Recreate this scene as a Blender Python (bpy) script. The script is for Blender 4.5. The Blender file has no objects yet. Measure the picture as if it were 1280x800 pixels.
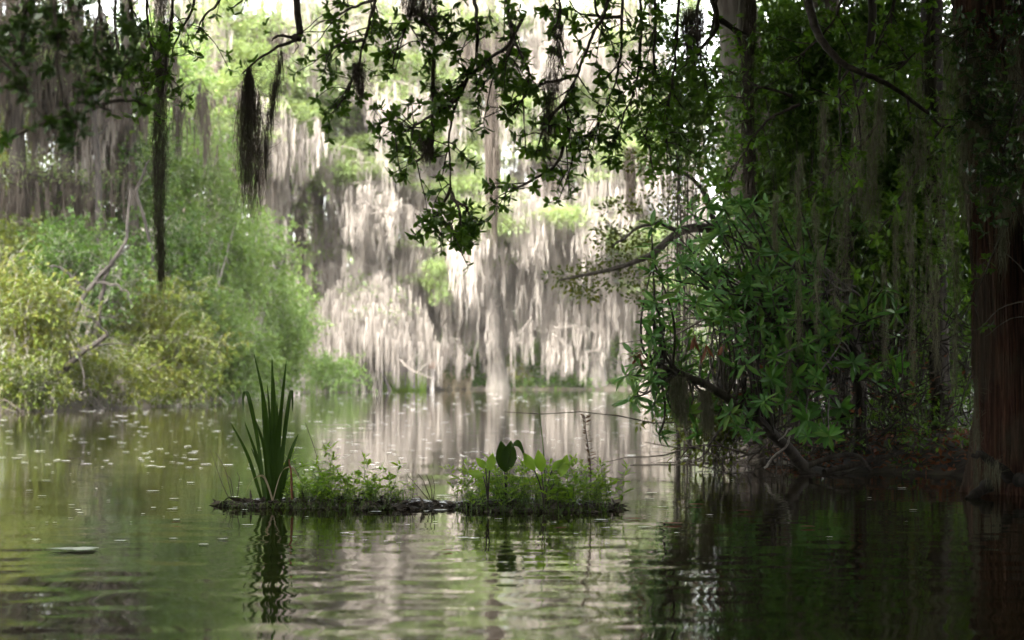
import bpy, math
import numpy as np
from mathutils import Vector
rng = np.random.default_rng(11)
C = bpy.context.scene.collection
F = 2567.0; HZ = 455.0; CZ = 1.1            # focal length and horizon (photo pixels), eye height above the water


def at(px, py, Y):
    """metres for a place seen at (px, py) of the photo and Y metres out"""
    return np.array([(px - 640) / F * Y, Y, CZ + (HZ - py) / F * Y])


def U(a, b, n=None):
    return rng.uniform(a, b, n)


def unit(v):
    return v / np.maximum(np.linalg.norm(v, axis=-1, keepdims=True), 1e-9)


# ---------------------------------------------------------------- mesh building
class MB:
    def __init__(self):
        self.v = []; self.f = []; self.m = []; self.n = 0

    def add(self, v, f, m=0):
        v = np.asarray(v, float).reshape(-1, 3); f = np.asarray(f, int).reshape(-1, 4)
        self.v.append(v); self.f.append(f + self.n); self.m.append(np.full(len(f), m)); self.n += len(v)
        return self

    def mesh(self, name, mats, loc=(0, 0, 0), smooth=True):
        v = np.concatenate(self.v) - np.asarray(loc, float); f = np.concatenate(self.f)
        me = bpy.data.meshes.new(name)
        me.vertices.add(len(v)); me.vertices.foreach_set('co', v.astype(np.float32).ravel())
        me.loops.add(f.size); me.loops.foreach_set('vertex_index', f.astype(np.int32).ravel())
        me.polygons.add(len(f)); me.polygons.foreach_set('loop_start', np.arange(0, f.size, 4, dtype=np.int32))
        for m in (mats if isinstance(mats, (list, tuple)) else [mats]):
            me.materials.append(m)
        me.polygons.foreach_set('material_index', np.concatenate(self.m).astype(np.int32))
        me.polygons.foreach_set('use_smooth', np.full(len(f), smooth))
        me.update(); me.validate()
        return me

    def build(self, name, mats, parent=None, loc=(0, 0, 0), smooth=True):
        """ONE object; the vertices are in world metres, loc is where its origin goes"""
        base = np.asarray(parent.location if parent is not None else loc, float)
        if parent is not None and parent.parent is not None:
            base = base + np.asarray(parent.parent.location, float)
        o = bpy.data.objects.new(name, self.mesh(name, mats, base, smooth)); C.objects.link(o)
        if parent is not None:
            o.parent = parent
        else:
            o.location = loc
        return o


def tag(o, label=None, cat=None, group=None, kind=None):
    for k, v in (('label', label), ('category', cat), ('group', group), ('kind', kind)):
        if v: o[k] = v
    return o


def thing(name, label, cat, loc, group=None):
    o = bpy.data.objects.new(name, None); C.objects.link(o)
    o.location = [float(a) for a in loc]; o.empty_display_size = .2
    return tag(o, label, cat, group)


def dup(root, loc, rz=0., sc=1., label=None, group=None):
    r = root.copy(); C.objects.link(r); r.location = [float(a) for a in loc]; r.rotation_euler = (0, 0, rz); r.scale = (sc, sc, sc)
    tag(r, label, None, group)
    for ch in list(root.children):
        c = ch.copy(); C.objects.link(c); c.parent = r
    return r


def curve(pts, n, rough=0.):
    """smooth polyline through pts, n samples, with a little wobble"""
    p = np.asarray(pts, float); k = len(p)
    t = np.linspace(0, k - 1, n); i = np.clip(t.astype(int), 0, k - 2); u = (t - i)[:, None]
    P = lambda j: p[np.clip(j, 0, k - 1)]
    a, b, c, d = P(i - 1), P(i), P(i + 1), P(i + 2)
    q = .5 * (2 * b + (c - a) * u + (2 * a - 5 * b + 4 * c - d) * u ** 2 + (3 * b - a - 3 * c + d) * u ** 3)
    if rough:
        w = rng.normal(0, rough, (n, 3)); w[1:-1] = (w[:-2] + w[1:-1] * 2 + w[2:]) / 4; w[0] = 0
        q = q + w
    return q


def tube(mb, pts, rad, sides=8, m=0, ridge=None):
    p = np.asarray(pts, float); n = len(p); r = np.broadcast_to(np.asarray(rad, float), (n,)) if np.ndim(rad) < 2 else rad
    tg = unit(np.gradient(p, axis=0)); u = np.array([1., 0, 0]) if abs(tg[0][0]) < .9 else np.array([0, 1., 0])
    ang = np.arange(sides) * 2 * math.pi / sides; rings = []
    for i in range(n):
        u = u - tg[i] * (u @ tg[i]); u /= np.linalg.norm(u); w = np.cross(tg[i], u)
        rr = r[i] if ridge is None else r[i] * ridge[i]
        rings.append(p[i] + np.outer(np.cos(ang) * rr, u) + np.outer(np.sin(ang) * rr, w))
    v = np.concatenate(rings); a = np.arange(sides); b = (a + 1) % sides; f = []
    for i in range(n - 1):
        f.append(np.stack([a + i * sides, b + i * sides, b + (i + 1) * sides, a + (i + 1) * sides], 1))
    mb.add(v, np.concatenate(f), m)


def tubes(mb, P, R, k=3, m=0):
    """N thin polylines at once: P (N,S,3), R (N,S)"""
    N, S, _ = P.shape; d = unit(P[:, -1] - P[:, 0]); u = unit(np.cross(d, np.array([.31, .77, .55]))); w = np.cross(d, u)
    ang = np.arange(k) * 2 * math.pi / k
    off = (np.cos(ang)[None, :, None] * u[:, None, :] + np.sin(ang)[None, :, None] * w[:, None, :])
    v = P[:, :, None, :] + off[:, None] * R[:, :, None, None]
    idx = np.arange(N * S * k).reshape(N, S, k); nx = np.roll(idx, -1, 2)
    f = np.stack([idx[:, :-1], nx[:, :-1], nx[:, 1:], idx[:, 1:]], -1)
    mb.add(v, f, m)


def ribbons(mb, P, W, side, m=0):
    N, S, _ = P.shape; o = side[:, None, :] * W[:, :, None] * .5
    v = np.stack([P - o, P + o], 2); idx = np.arange(N * S * 2).reshape(N, S, 2)
    f = np.stack([idx[:, :-1, 0], idx[:, :-1, 1], idx[:, 1:, 1], idx[:, 1:, 0]], -1)
    mb.add(v, f, m)


def leaf_template(rows, fold=.05, droop=.12):
    v = []
    for t, w in rows:
        for s in (-1, 0, 1):
            v.append((s * w, t, fold * abs(s) - droop * t * t))
    f = []
    for i in range(len(rows) - 1):
        for j in range(2):
            f.append((i * 3 + j, i * 3 + j + 1, i * 3 + j + 4, i * 3 + j + 3))
    return np.array(v, float), np.array(f)


DIAMOND = (np.array([(0, 0, 0), (.27, .45, 0), (0, 1, -.1), (-.27, .45, 0)], float), np.array([(0, 1, 2, 3)]))
NARROW = (np.array([(0, 0, 0), (.15, .45, 0), (0, 1, -.1), (-.15, .45, 0)], float), np.array([(0, 1, 2, 3)]))
OVAL = leaf_template([(0, .02), (.3, .18), (.68, .22), (1, .02)])
OVAL_LO = leaf_template([(0, .03), (.5, .23), (1, .02)])
LANCE = leaf_template([(0, .015), (.3, .1), (.6, .125), (.85, .07), (1, .008)], .03, .2)
BROAD = leaf_template([(0, .03), (.2, .2), (.45, .27), (.7, .2), (.9, .08), (1, .01)], .06, .15)


def leaves(mb, pos, d, size, tpl=DIAMOND, up=None, roll=.5, m=0):
    pos = np.asarray(pos, float); N = len(pos)
    if N == 0: return
    d = unit(np.asarray(d, float)); size = np.broadcast_to(np.asarray(size, float), (N,))
    ref = np.tile(np.array([0., 0, 1.]), (N, 1)) if up is None else np.asarray(up, float)
    ref = unit(ref) + rng.normal(0, roll, (N, 3))
    x = unit(np.cross(d, ref)); z = np.cross(x, d)
    tv, tf = tpl
    v = pos[:, None] + size[:, None, None] * (tv[None, :, :1] * x[:, None] + tv[None, :, 1:2] * d[:, None] + tv[None, :, 2:] * z[:, None])
    f = tf[None] + (np.arange(N) * len(tv))[:, None, None]
    mb.add(v, f, m)


def whorl(mb, p, axis, n, size, tpl=OVAL, spread=(55, 85), m=0):
    axis = unit(np.asarray(axis, float)); h = unit(np.cross(axis, np.array([.3, .2, .9]))); g = np.cross(axis, h)
    a = np.arange(n) * 2 * math.pi / n + U(0, 6) + rng.normal(0, .25, n); s = np.radians(U(spread[0], spread[1], n))
    d = np.cos(s)[:, None] * axis + np.sin(s)[:, None] * (np.cos(a)[:, None] * h + np.sin(a)[:, None] * g)
    leaves(mb, p + axis * U(-.3, .05, n)[:, None] * size, d, size * U(.7, 1.15, n), tpl, up=np.tile(axis, (n, 1)), roll=.25, m=m)


def cloud(clumps, n, shell=.45):
    """n points through a list of (centre, radii) lumps, and the way outward at each"""
    c = np.array([k[0] for k in clumps], float); r = np.array([k[1] for k in clumps], float)
    w = r.prod(1) ** .75; i = rng.choice(len(clumps), n, p=w / w.sum())
    q = unit(rng.normal(0, 1, (n, 3))); s = U(0, 1, n) ** shell
    return c[i] + q * s[:, None] * r[i], q


def lumps(c, r, k, lo=.25, hi=.5, flat=.7):
    c = np.asarray(c, float); r = np.asarray(r, float); q = unit(rng.normal(0, 1, (k, 3))) * U(.25, .95, k)[:, None]
    s = U(lo, hi, k)
    return [(c + q[i] * r, np.array([r[0], r[1], min(r[2], r[0]) * flat if flat else r[2]]) * s[i]) for i in range(k)]


def moss_strands(mb, starts, L, width, wig=.05, S=7, grow=.0, m=0):
    """strands of moss hanging from starts (N,3), lengths L (N)"""
    N = len(starts); step = rng.normal(0, 1, (N, S, 3)) * np.array([wig, wig, .0]); step[:, 0] = 0
    t = np.linspace(0, 1, S); P = starts[:, None] + np.cumsum(step, 1) * (L[:, None, None] / S)
    P[:, :, 2] -= L[:, None] * t
    W = width * U(.5, 1.4, N)[:, None] * (1 - .75 * t ** 1.5)[None]
    a = U(0, math.pi, N); side = np.stack([np.cos(a), np.sin(a), 0 * a], 1)
    ribbons(mb, P, W, side, m)


def tassels(mb, tops, lens, n, rw, wig=.16, S=6, fat=.15):
    """spindle shaped tassels of moss: tops (K,3), lens (K), n strands in all"""
    K = len(tops); i = rng.choice(K, n, p=lens / lens.sum()); t0 = U(0, .8, n) ** 1.3; a = U(0, 6.28, n)
    r = fat * (.25 + np.sin(math.pi * np.clip(t0 + .12, 0, 1))) * np.abs(rng.normal(0, .75, n)) * (.5 + lens[i] / lens.max())
    st = tops[i] + np.stack([np.cos(a) * r, np.sin(a) * r, -t0 * lens[i]], 1)
    moss_strands(mb, st, lens[i] * (1 - t0 * .9) * U(.25, .8, n), rw, wig, S)


def curtain_mesh(w, L, n, rw, seed_name, mat):
    """a curtain of moss, origin at the middle of its top"""
    mb = MB(); k = max(3, int(w / .2)); x = np.linspace(-w / 2, w / 2, k) + rng.normal(0, .06, k); lens = L * U(.12, .8, k) ** 1.2; lens[rng.integers(k)] = L * .9; lens[rng.integers(k)] = L * .6
    tops = np.stack([x, rng.normal(0, .12, k), -.5 * (x / w * 2) ** 2 * U(.2, .9) * .6 + rng.normal(0, .12, k)], 1)
    tassels(mb, tops, lens, n, rw)
    o = np.argsort(x); q = curve(tops[o] + np.array([0, 0, .02]), 10, .02); tubes(mb, q[None], np.full((1, 10), .02), 4)
    return mb.mesh(seed_name, mat)


# ---------------------------------------------------------------- materials
def nodes(name):
    m = bpy.data.materials.new(name); m.use_nodes = True; nt = m.node_tree; nt.nodes.clear()
    out = nt.nodes.new('ShaderNodeOutputMaterial')
    return m, nt, nt.nodes.new, nt.links.new, out


def ramp(nt, cols, pos=None):
    r = nt.nodes.new('ShaderNodeValToRGB'); e = r.color_ramp.elements
    while len(e) < len(cols): e.new(.5)
    for i, c in enumerate(cols):
        e[i].position = i / (len(cols) - 1) if pos is None else pos[i]; e[i].color = (*c, 1)
    return r


def leaf_mat(name, cols, trans=.45, glow=(1.5, 1.35, .6), rough=.45, spec=.4, clump=1.2):
    m, nt, N, L, out = nodes(name)
    g = N('ShaderNodeNewGeometry'); no = N('ShaderNodeTexNoise'); no.inputs['Scale'].default_value = clump; no.inputs['Detail'].default_value = 2
    L(g.outputs['Position'], no.inputs['Vector'])
    mx = N('ShaderNodeMath'); mx.operation = 'MULTIPLY_ADD'; L(g.outputs['Random Per Island'], mx.inputs[0]); mx.inputs[1].default_value = .55; mx.inputs[2].default_value = -.27
    ad = N('ShaderNodeMath'); ad.operation = 'ADD'; ad.use_clamp = True; L(mx.outputs[0], ad.inputs[0]); L(no.outputs['Fac'], ad.inputs[1])
    r = ramp(nt, cols); L(ad.outputs[0], r.inputs[0])
    p = N('ShaderNodeBsdfPrincipled'); L(r.outputs[0], p.inputs['Base Color']); p.inputs['Roughness'].default_value = rough; p.inputs['Specular IOR Level'].default_value = spec
    t = N('ShaderNodeBsdfTranslucent'); mu = N('ShaderNodeMix'); mu.data_type = 'RGBA'; mu.blend_type = 'MULTIPLY'; mu.inputs['Factor'].default_value = 1
    L(r.outputs[0], mu.inputs['A']); mu.inputs['B'].default_value = (*glow, 1); L(mu.outputs['Result'], t.inputs['Color'])
    ms = N('ShaderNodeMixShader'); ms.inputs[0].default_value = trans; L(p.outputs[0], ms.inputs[1]); L(t.outputs[0], ms.inputs[2]); L(ms.outputs[0], out.inputs[0])
    return m


def bark_mat(name, cols, scale=(14, 14, 1.6), bump=.5, rough=.9, dist=.03, patch=.0, patchcol=(.14, .135, .11)):
    m, nt, N, L, out = nodes(name)
    g = N('ShaderNodeNewGeometry'); mp = N('ShaderNodeMapping'); mp.inputs['Scale'].default_value = scale; L(g.outputs['Position'], mp.inputs[0])
    n = N('ShaderNodeTexNoise'); n.inputs['Scale'].default_value = 1; n.inputs['Detail'].default_value = 7; n.inputs['Roughness'].default_value = .62; L(mp.outputs[0], n.inputs['Vector'])
    r = ramp(nt, cols, [.3 + .4 * i / (len(cols) - 1) for i in range(len(cols))]); L(n.outputs['Fac'], r.inputs[0]); col = r.outputs[0]
    if patch:
        n2 = N('ShaderNodeTexNoise'); n2.inputs['Scale'].default_value = 2.2; n2.inputs['Detail'].default_value = 5; L(g.outputs['Position'], n2.inputs['Vector'])
        r2 = ramp(nt, [(0, 0, 0), (patch,) * 3], [.48, .62]); L(n2.outputs['Fac'], r2.inputs[0])
        mx = N('ShaderNodeMix'); mx.data_type = 'RGBA'; L(r2.outputs[0], mx.inputs['Factor']); L(col, mx.inputs['A']); mx.inputs['B'].default_value = (*patchcol, 1); col = mx.outputs['Result']
    p = N('ShaderNodeBsdfPrincipled'); L(col, p.inputs['Base Color']); p.inputs['Roughness'].default_value = rough; p.inputs['Specular IOR Level'].default_value = .25
    b = N('ShaderNodeBump'); b.inputs['Strength'].default_value = bump; b.inputs['Distance'].default_value = dist; L(n.outputs['Fac'], b.inputs['Height']); L(b.outputs[0], p.inputs['Normal'])
    L(p.outputs[0], out.inputs[0])
    return m


M_far = leaf_mat('cypress_sprays', [(.08, .12, .04), (.14, .19, .068), (.20, .25, .10)], .5, (1.2, 1.15, .75), clump=.5)
M_lime = leaf_mat('lime_leaves', [(.05, .095, .024), (.10, .16, .04), (.16, .22, .065)], .5, (1.2, 1.15, .7), spec=.2, clump=.6)
M_olive = leaf_mat('olive_leaves', [(.022, .038, .007), (.058, .08, .012), (.11, .112, .02)], .45, spec=.15, clump=.8)
M_autumn = leaf_mat('yellowing_leaves', [(.026, .045, .009), (.07, .092, .016), (.12, .105, .024)], .45, spec=.15, clump=.8)
M_mid = leaf_mat('green_leaves', [(.016, .038, .006), (.036, .075, .011), (.075, .12, .018)], .42, spec=.2, clump=1.)
M_oak = leaf_mat('oak_leaves', [(.03, .07, .011), (.06, .12, .016), (.10, .175, .026)], .6, (1.5, 1.6, .6), .38, .5, 2.)
M_dark = leaf_mat('shade_leaves', [(.018, .042, .010), (.033, .068, .014), (.055, .10, .018)], .36, (1.4, 1.5, .6), .35, .5, 1.5)
M_thick = leaf_mat('thicket_leaves', [(.028, .064, .011), (.062, .12, .018), (.11, .185, .03)], .45, (1.4, 1.5, .6), .4, .4, 1.5)
M_rhodo = leaf_mat('leathery_leaves', [(.022, .065, .016), (.05, .13, .026), (.13, .21, .045)], .34, (1.4, 1.5, .5), .45, .28, 2.)
M_herb = leaf_mat('herb_leaves', [(.09, .18, .02), (.15, .26, .03), (.21, .30, .045)], .6, (1.5, 1.5, .5), .4, .4, 5.)
M_grass = leaf_mat('grass_blades', [(.03, .065, .012), (.06, .11, .02), (.10, .14, .03)], .4, clump=6.)
M_iris = leaf_mat('iris_blades', [(.014, .034, .005), (.024, .05, .008), (.036, .068, .011)], .3, (1.4, 1.5, .4), .55, .12, 4.)
M_red = leaf_mat('dead_leaves', [(.06, .025, .012), (.13, .05, .025), (.22, .10, .05)], .35, (1.3, 1., .7), .6, .3, 4.)
M_pink = leaf_mat('reddish_leaves', [(.05, .035, .02), (.08, .05, .03), (.10, .06, .04)], .35, (1.3, 1., .7), .6, .3, 4.)
M_straw = leaf_mat('straw_blades', [(.14, .115, .075), (.21, .175, .12), (.28, .24, .165)], .4, (1.2, 1.1, .9), .7, .2, 3.)
M_moss = leaf_mat('pale_moss', [(.155, .136, .117), (.225, .20, .174), (.30, .268, .236)], .45, (1.1, 1.05, 1.), .9, .1, .7)
M_mossd = leaf_mat('brown_moss', [(.04, .033, .026), (.068, .056, .045), (.10, .084, .07)], .4, (1.1, 1.05, 1.), .9, .1, 1.)
M_mossg = leaf_mat('grey_green_moss', [(.075, .072, .05), (.13, .125, .085), (.20, .19, .14)], .35, (1.1, 1.1, .9), .9, .1, 2.)
M_mossk = leaf_mat('dark_moss', [(.036, .03, .024), (.055, .046, .037), (.085, .072, .058)], .25, (1.1, 1., .9), .9, .1, 3.)
M_bark = bark_mat('grey_bark', [(.05, .04, .033), (.12, .10, .085), (.19, .165, .145)], patch=.5)
M_barkd = bark_mat('dark_bark', [(.018, .015, .012), (.048, .040, .032), (.09, .077, .063)])
M_barkr = bark_mat('red_fibrous_bark', [(.018, .009, .006), (.066, .03, .02), (.17, .085, .056)], (42, 42, 1.3), 1., .85, .07, .45, (.09, .08, .06))
M_barkp = bark_mat('pale_bark', [(.04, .035, .029), (.07, .061, .052), (.11, .098, .085)], (8, 8, 1.), patch=.4, patchcol=(.11, .105, .08))
M_barkb = bark_mat('brown_trunk', [(.035, .027, .021), (.07, .055, .044), (.11, .088, .072)], (8, 8, 1.))
M_black = bark_mat('wet_black_bark', [(.008, .007, .006), (.022, .018, .015), (.045, .038, .032)], (16, 16, 4))
M_twig = bark_mat('twig_bark', [(.02, .016, .012), (.045, .036, .028), (.08, .066, .052)], (20, 20, 20), .3)
M_twigp = bark_mat('bleached_wood', [(.15, .13, .11), (.26, .235, .21), (.38, .35, .32)], (20, 20, 20), .3)


def ground_mat():
    m, nt, N, L, out = nodes('leaf_litter')
    g = N('ShaderNodeNewGeometry'); n = N('ShaderNodeTexNoise'); n.inputs['Scale'].default_value = 3.5; n.inputs['Detail'].default_value = 8; L(g.outputs['Position'], n.inputs['Vector'])
    r = ramp(nt, [(.012, .009, .006), (.04, .03, .02), (.05, .05, .02)], [.35, .55, .7]); L(n.outputs['Fac'], r.inputs[0])
    p = N('ShaderNodeBsdfPrincipled'); L(r.outputs[0], p.inputs['Base Color']); p.inputs['Roughness'].default_value = .85
    b = N('ShaderNodeBump'); b.inputs['Strength'].default_value = .7; b.inputs['Distance'].default_value = .08; L(n.outputs['Fac'], b.inputs['Height']); L(b.outputs[0], p.inputs['Normal']); L(p.outputs[0], out.inputs[0])
    return m


def mud_mat():
    m, nt, N, L, out = nodes('wet_mud')
    g = N('ShaderNodeNewGeometry'); n = N('ShaderNodeTexNoise'); n.inputs['Scale'].default_value = 22; n.inputs['Detail'].default_value = 9; n.inputs['Roughness'].default_value = .7; L(g.outputs['Position'], n.inputs['Vector'])
    r = ramp(nt, [(.008, .006, .005), (.03, .023, .018), (.07, .055, .045)], [.35, .55, .75]); L(n.outputs['Fac'], r.inputs[0])
    p = N('ShaderNodeBsdfPrincipled'); L(r.outputs[0], p.inputs['Base Color'])
    rr = ramp(nt, [(.2,) * 3, (.7,) * 3], [.42, .6]); L(n.outputs['Fac'], rr.inputs[0]); L(rr.outputs[0], p.inputs['Roughness']); p.inputs['Specular IOR Level'].default_value = .45
    b = N('ShaderNodeBump'); b.inputs['Strength'].default_value = .8; b.inputs['Distance'].default_value = .02; L(n.outputs['Fac'], b.inputs['Height']); L(b.outputs[0], p.inputs['Normal']); L(p.outputs[0], out.inputs[0])
    return m


def water_mat():
    m, nt, N, L, out = nodes('tannin_water')
    p = N('ShaderNodeBsdfPrincipled'); p.inputs['Base Color'].default_value = (.012, .009, .004, 1); p.inputs['Roughness'].default_value = .02; p.inputs['IOR'].default_value = 1.333
    g = N('ShaderNodeNewGeometry'); mp = N('ShaderNodeMapping'); mp.inputs['Scale'].default_value = (2.6, 8, 1); L(g.outputs['Position'], mp.inputs[0])
    n = N('ShaderNodeTexNoise'); n.inputs['Scale'].default_value = 1.; n.inputs['Detail'].default_value = 3; L(mp.outputs[0], n.inputs['Vector'])
    b = N('ShaderNodeBump'); b.inputs['Strength'].default_value = .1; b.inputs['Distance'].default_value = .012; L(n.outputs['Fac'], b.inputs['Height']); L(b.outputs[0], p.inputs['Normal']); L(p.outputs[0], out.inputs[0])
    return m


def plain(name, col, rough=.6):
    m, nt, N, L, out = nodes(name)
    n = N('ShaderNodeTexNoise'); n.inputs['Scale'].default_value = 30
    r = ramp(nt, [tuple(c * .75 for c in col), col], [.35, .65]); L(n.outputs['Fac'], r.inputs[0])
    p = N('ShaderNodeBsdfPrincipled'); p.inputs['Roughness'].default_value = rough; L(r.outputs[0], p.inputs['Base Color']); L(p.outputs[0], out.inputs[0])
    return m


M_ground, M_mud, M_water = ground_mat(), mud_mat(), water_mat()
M_scum = plain('pale_scum', (.34, .36, .30), .5); M_white = plain('white_petal', (.85, .84, .8)); M_post = plain('weathered_white_paint', (.4, .36, .33)); M_orange = plain('faded_orange_paint', (.42, .26, .19))

# ---------------------------------------------------------------- the setting: ground and water
POND = np.array([(-7, -25), (-8, 0), (-8.6, 20), (-10.6, 36), (-12.0, 46), (-9.2, 53), (-9.6, 62), (-9.3, 70), (-7.6, 82), (-6.4, 86.5), (-2, 88), (3, 88.3), (7.2, 88),
                 (7.0, 70), (4.5, 45), (2.9, 30), (2.6, 24.5), (3.3, 21.2), (4.2, 20.3), (5.2, 19.2), (6.4, 17), (7, 10), (7.5, 2), (7, -25)], float)


def pond_dist(x, y):
    """metres to the pond's edge, negative over the water"""
    p = np.stack([x, y], -1).reshape(-1, 2); d = np.full(len(p), 1e9); inside = np.zeros(len(p), bool)
    for a, b in zip(POND, np.roll(POND, -1, 0)):
        e = b - a; t = np.clip(((p - a) @ e) / (e @ e), 0, 1); d = np.minimum(d, np.linalg.norm(p - a - t[:, None] * e, axis=1))
        c = (a[1] > p[:, 1]) != (b[1] > p[:, 1]); xx = a[0] + (p[:, 1] - a[1]) / np.where(e[1] == 0, 1e-9, e[1]) * e[0]
        inside ^= c & (p[:, 0] < xx)
    return np.where(inside, -d, d).reshape(np.shape(x))


def gz(x, y):
    d = pond_dist(np.asarray(x, float), np.asarray(y, float))
    w = np.sin(np.asarray(x) * 1.7) * .05 + np.sin(np.asarray(y) * 1.1 + np.asarray(x) * .6) * .06
    return np.where(d > 0, .04 + .26 * (1 - np.exp(-d / .9)) + w * np.minimum(d, 1), np.maximum(-1.0, d * .55))


def grid(xs, ys, zf):
    X, Y = np.meshgrid(xs, ys); v = np.stack([X, Y, zf(X, Y)], -1).reshape(-1, 3)
    i = np.arange(len(xs) * len(ys)).reshape(len(ys), len(xs))
    return v, np.stack([i[:-1, :-1], i[:-1, 1:], i[1:, 1:], i[1:, :-1]], -1).reshape(-1, 4)


xs = np.concatenate([[-1500, -600, -250, -120, -60], np.arange(-40, 40.1, .5), [60, 120, 250, 600, 1500]])
ys = np.concatenate([[-1500, -600, -200, -80], np.arange(-30, 110.1, .5), [120, 140, 180, 250, 400, 800, 1600]])
tag(MB().add(*grid(xs, ys, gz)).build('ground', M_ground), kind='structure')


def waves(X, Y):
    z = np.zeros_like(X); r2 = np.random.default_rng(5)
    near = np.clip((17.5 - Y) / 7, 0, 1) ** 1.2
    for _ in range(16):
        lam = r2.uniform(.2, .7); a = math.pi / 2 + r2.normal(0, .7); k = 2 * math.pi / lam
        z += lam * .0007 * np.sin(k * (X * math.cos(a) + Y * math.sin(a)) + r2.uniform(0, 6.3)) * near
    for _ in range(10):
        lam = r2.uniform(.8, 2.6); a = math.pi / 2 + r2.normal(0, .6); k = 2 * math.pi / lam
        z += lam * .00022 * np.sin(k * (X * math.cos(a) + Y * math.sin(a)) + r2.uniform(0, 6.3)) * np.clip((60 - Y) / 40, .0, 1)
    return z


xs = np.concatenate([[-45, -30, -20, -12, -8, -6], np.arange(-5, 5.01, .04), [6, 8, 12, 20, 30, 45]])
ys = np.concatenate([[-45, -20, -8, 0, 4, 5.5], np.arange(6.5, 20, .035), np.arange(20, 40, .25), np.arange(40, 100, 2.)])
tag(MB().add(*grid(xs, ys, waves)).build('water', M_water), kind='structure')

# ---------------------------------------------------------------- plant builders
def shrub(name, label, cat, cx, cy, rx, ry, Y, mat, leaf, n, k=14, group=None, stems=6, stem_mat=None, tpl=DIAMOND, depth=1.0, flat=.75, woody=.012, lo=.25, hi=.5, base=None, roll=.6):
    """a leafy shrub or small tree seen at (cx,cy), rx by ry photo pixels, Y metres out: stems and a crown of leaves"""
    c = at(cx, cy, Y); r = np.array([rx / F * Y, rx / F * Y * depth, ry / F * Y])
    b = np.array([c[0], Y + r[1] * .2, 0]) if base is None else np.array(base, float); b[2] = max(float(gz(b[0], b[1])), -.05)
    root = thing(name, label, cat, b, group)
    cl = lumps(c, r, k, lo, hi, flat); cl = [q for q in cl if q[0][2] > .25]
    mb = MB(); ends = [cl[i][0] for i in rng.permutation(len(cl))]
    for ie, e in enumerate(ends):
        s = b + np.append(rng.normal(0, .12 * r[0], 2), -.1); mid = (s + e) / 2 + np.append(rng.normal(0, .12, 2) * r[0], .15 * r[2])
        q = curve([s, mid, e], 14, .02 * r[0]); tube(mb, q, np.linspace(1, .25, 14) * woody * (1 + r[2]) * U(.7, 1.2) * (1 if ie < stems else .35), 6)
    # twigs through the crown
    p, q = cloud(cl, max(30, n // 90), .6); L = leaf * U(3, 8, len(p)); d = unit(q + rng.normal(0, .5, q.shape))
    P = np.stack([p - d * L[:, None], p - d * L[:, None] * .4 + rng.normal(0, .3, p.shape) * leaf, p], 1)
    tubes(mb, P, np.tile(np.array([1, .7, .3]), (len(p), 1)) * woody * .35)
    lb = MB(); k2 = 10; p, q = cloud(cl, n // k2 + 1, .5); p = p + rng.normal(0, .14, p.shape) * r * np.array([1, 1, .8])
    d = unit(q * .6 + rng.normal(0, .7, q.shape) + np.array([0, 0, .15])); ln = leaf * U(2.5, 7, len(p)); t = np.linspace(.15, 1, k2)
    P = p[:, None] + d[:, None] * (t * ln[:, None])[:, :, None]; P[:, :, 2] -= (t ** 2 * ln[:, None]) * .25
    D = np.repeat(d[:, None], k2, 1) * .7 + rng.normal(0, .6, P.shape) - np.array([0, 0, .15]); P = P.reshape(-1, 3); D = D.reshape(-1, 3); ok = P[:, 2] > .05
    leaves(lb, P[ok], D[ok], leaf * U(.55, 1.25, ok.sum()), tpl, roll=roll)
    m0 = np.stack([p, p + d * ln[:, None] * .5, p + d * ln[:, None] - np.array([0, 0, 1]) * ln[:, None] * .2], 1)[::3]; tubes(mb, m0, np.tile(np.array([1, .7, .3]), (len(m0), 1)) * woody * .3)
    lb.build('crown', mat, root); mb.build('stems', stem_mat or M_twigp, root)
    return root


MOSS_POINTS = []


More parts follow.
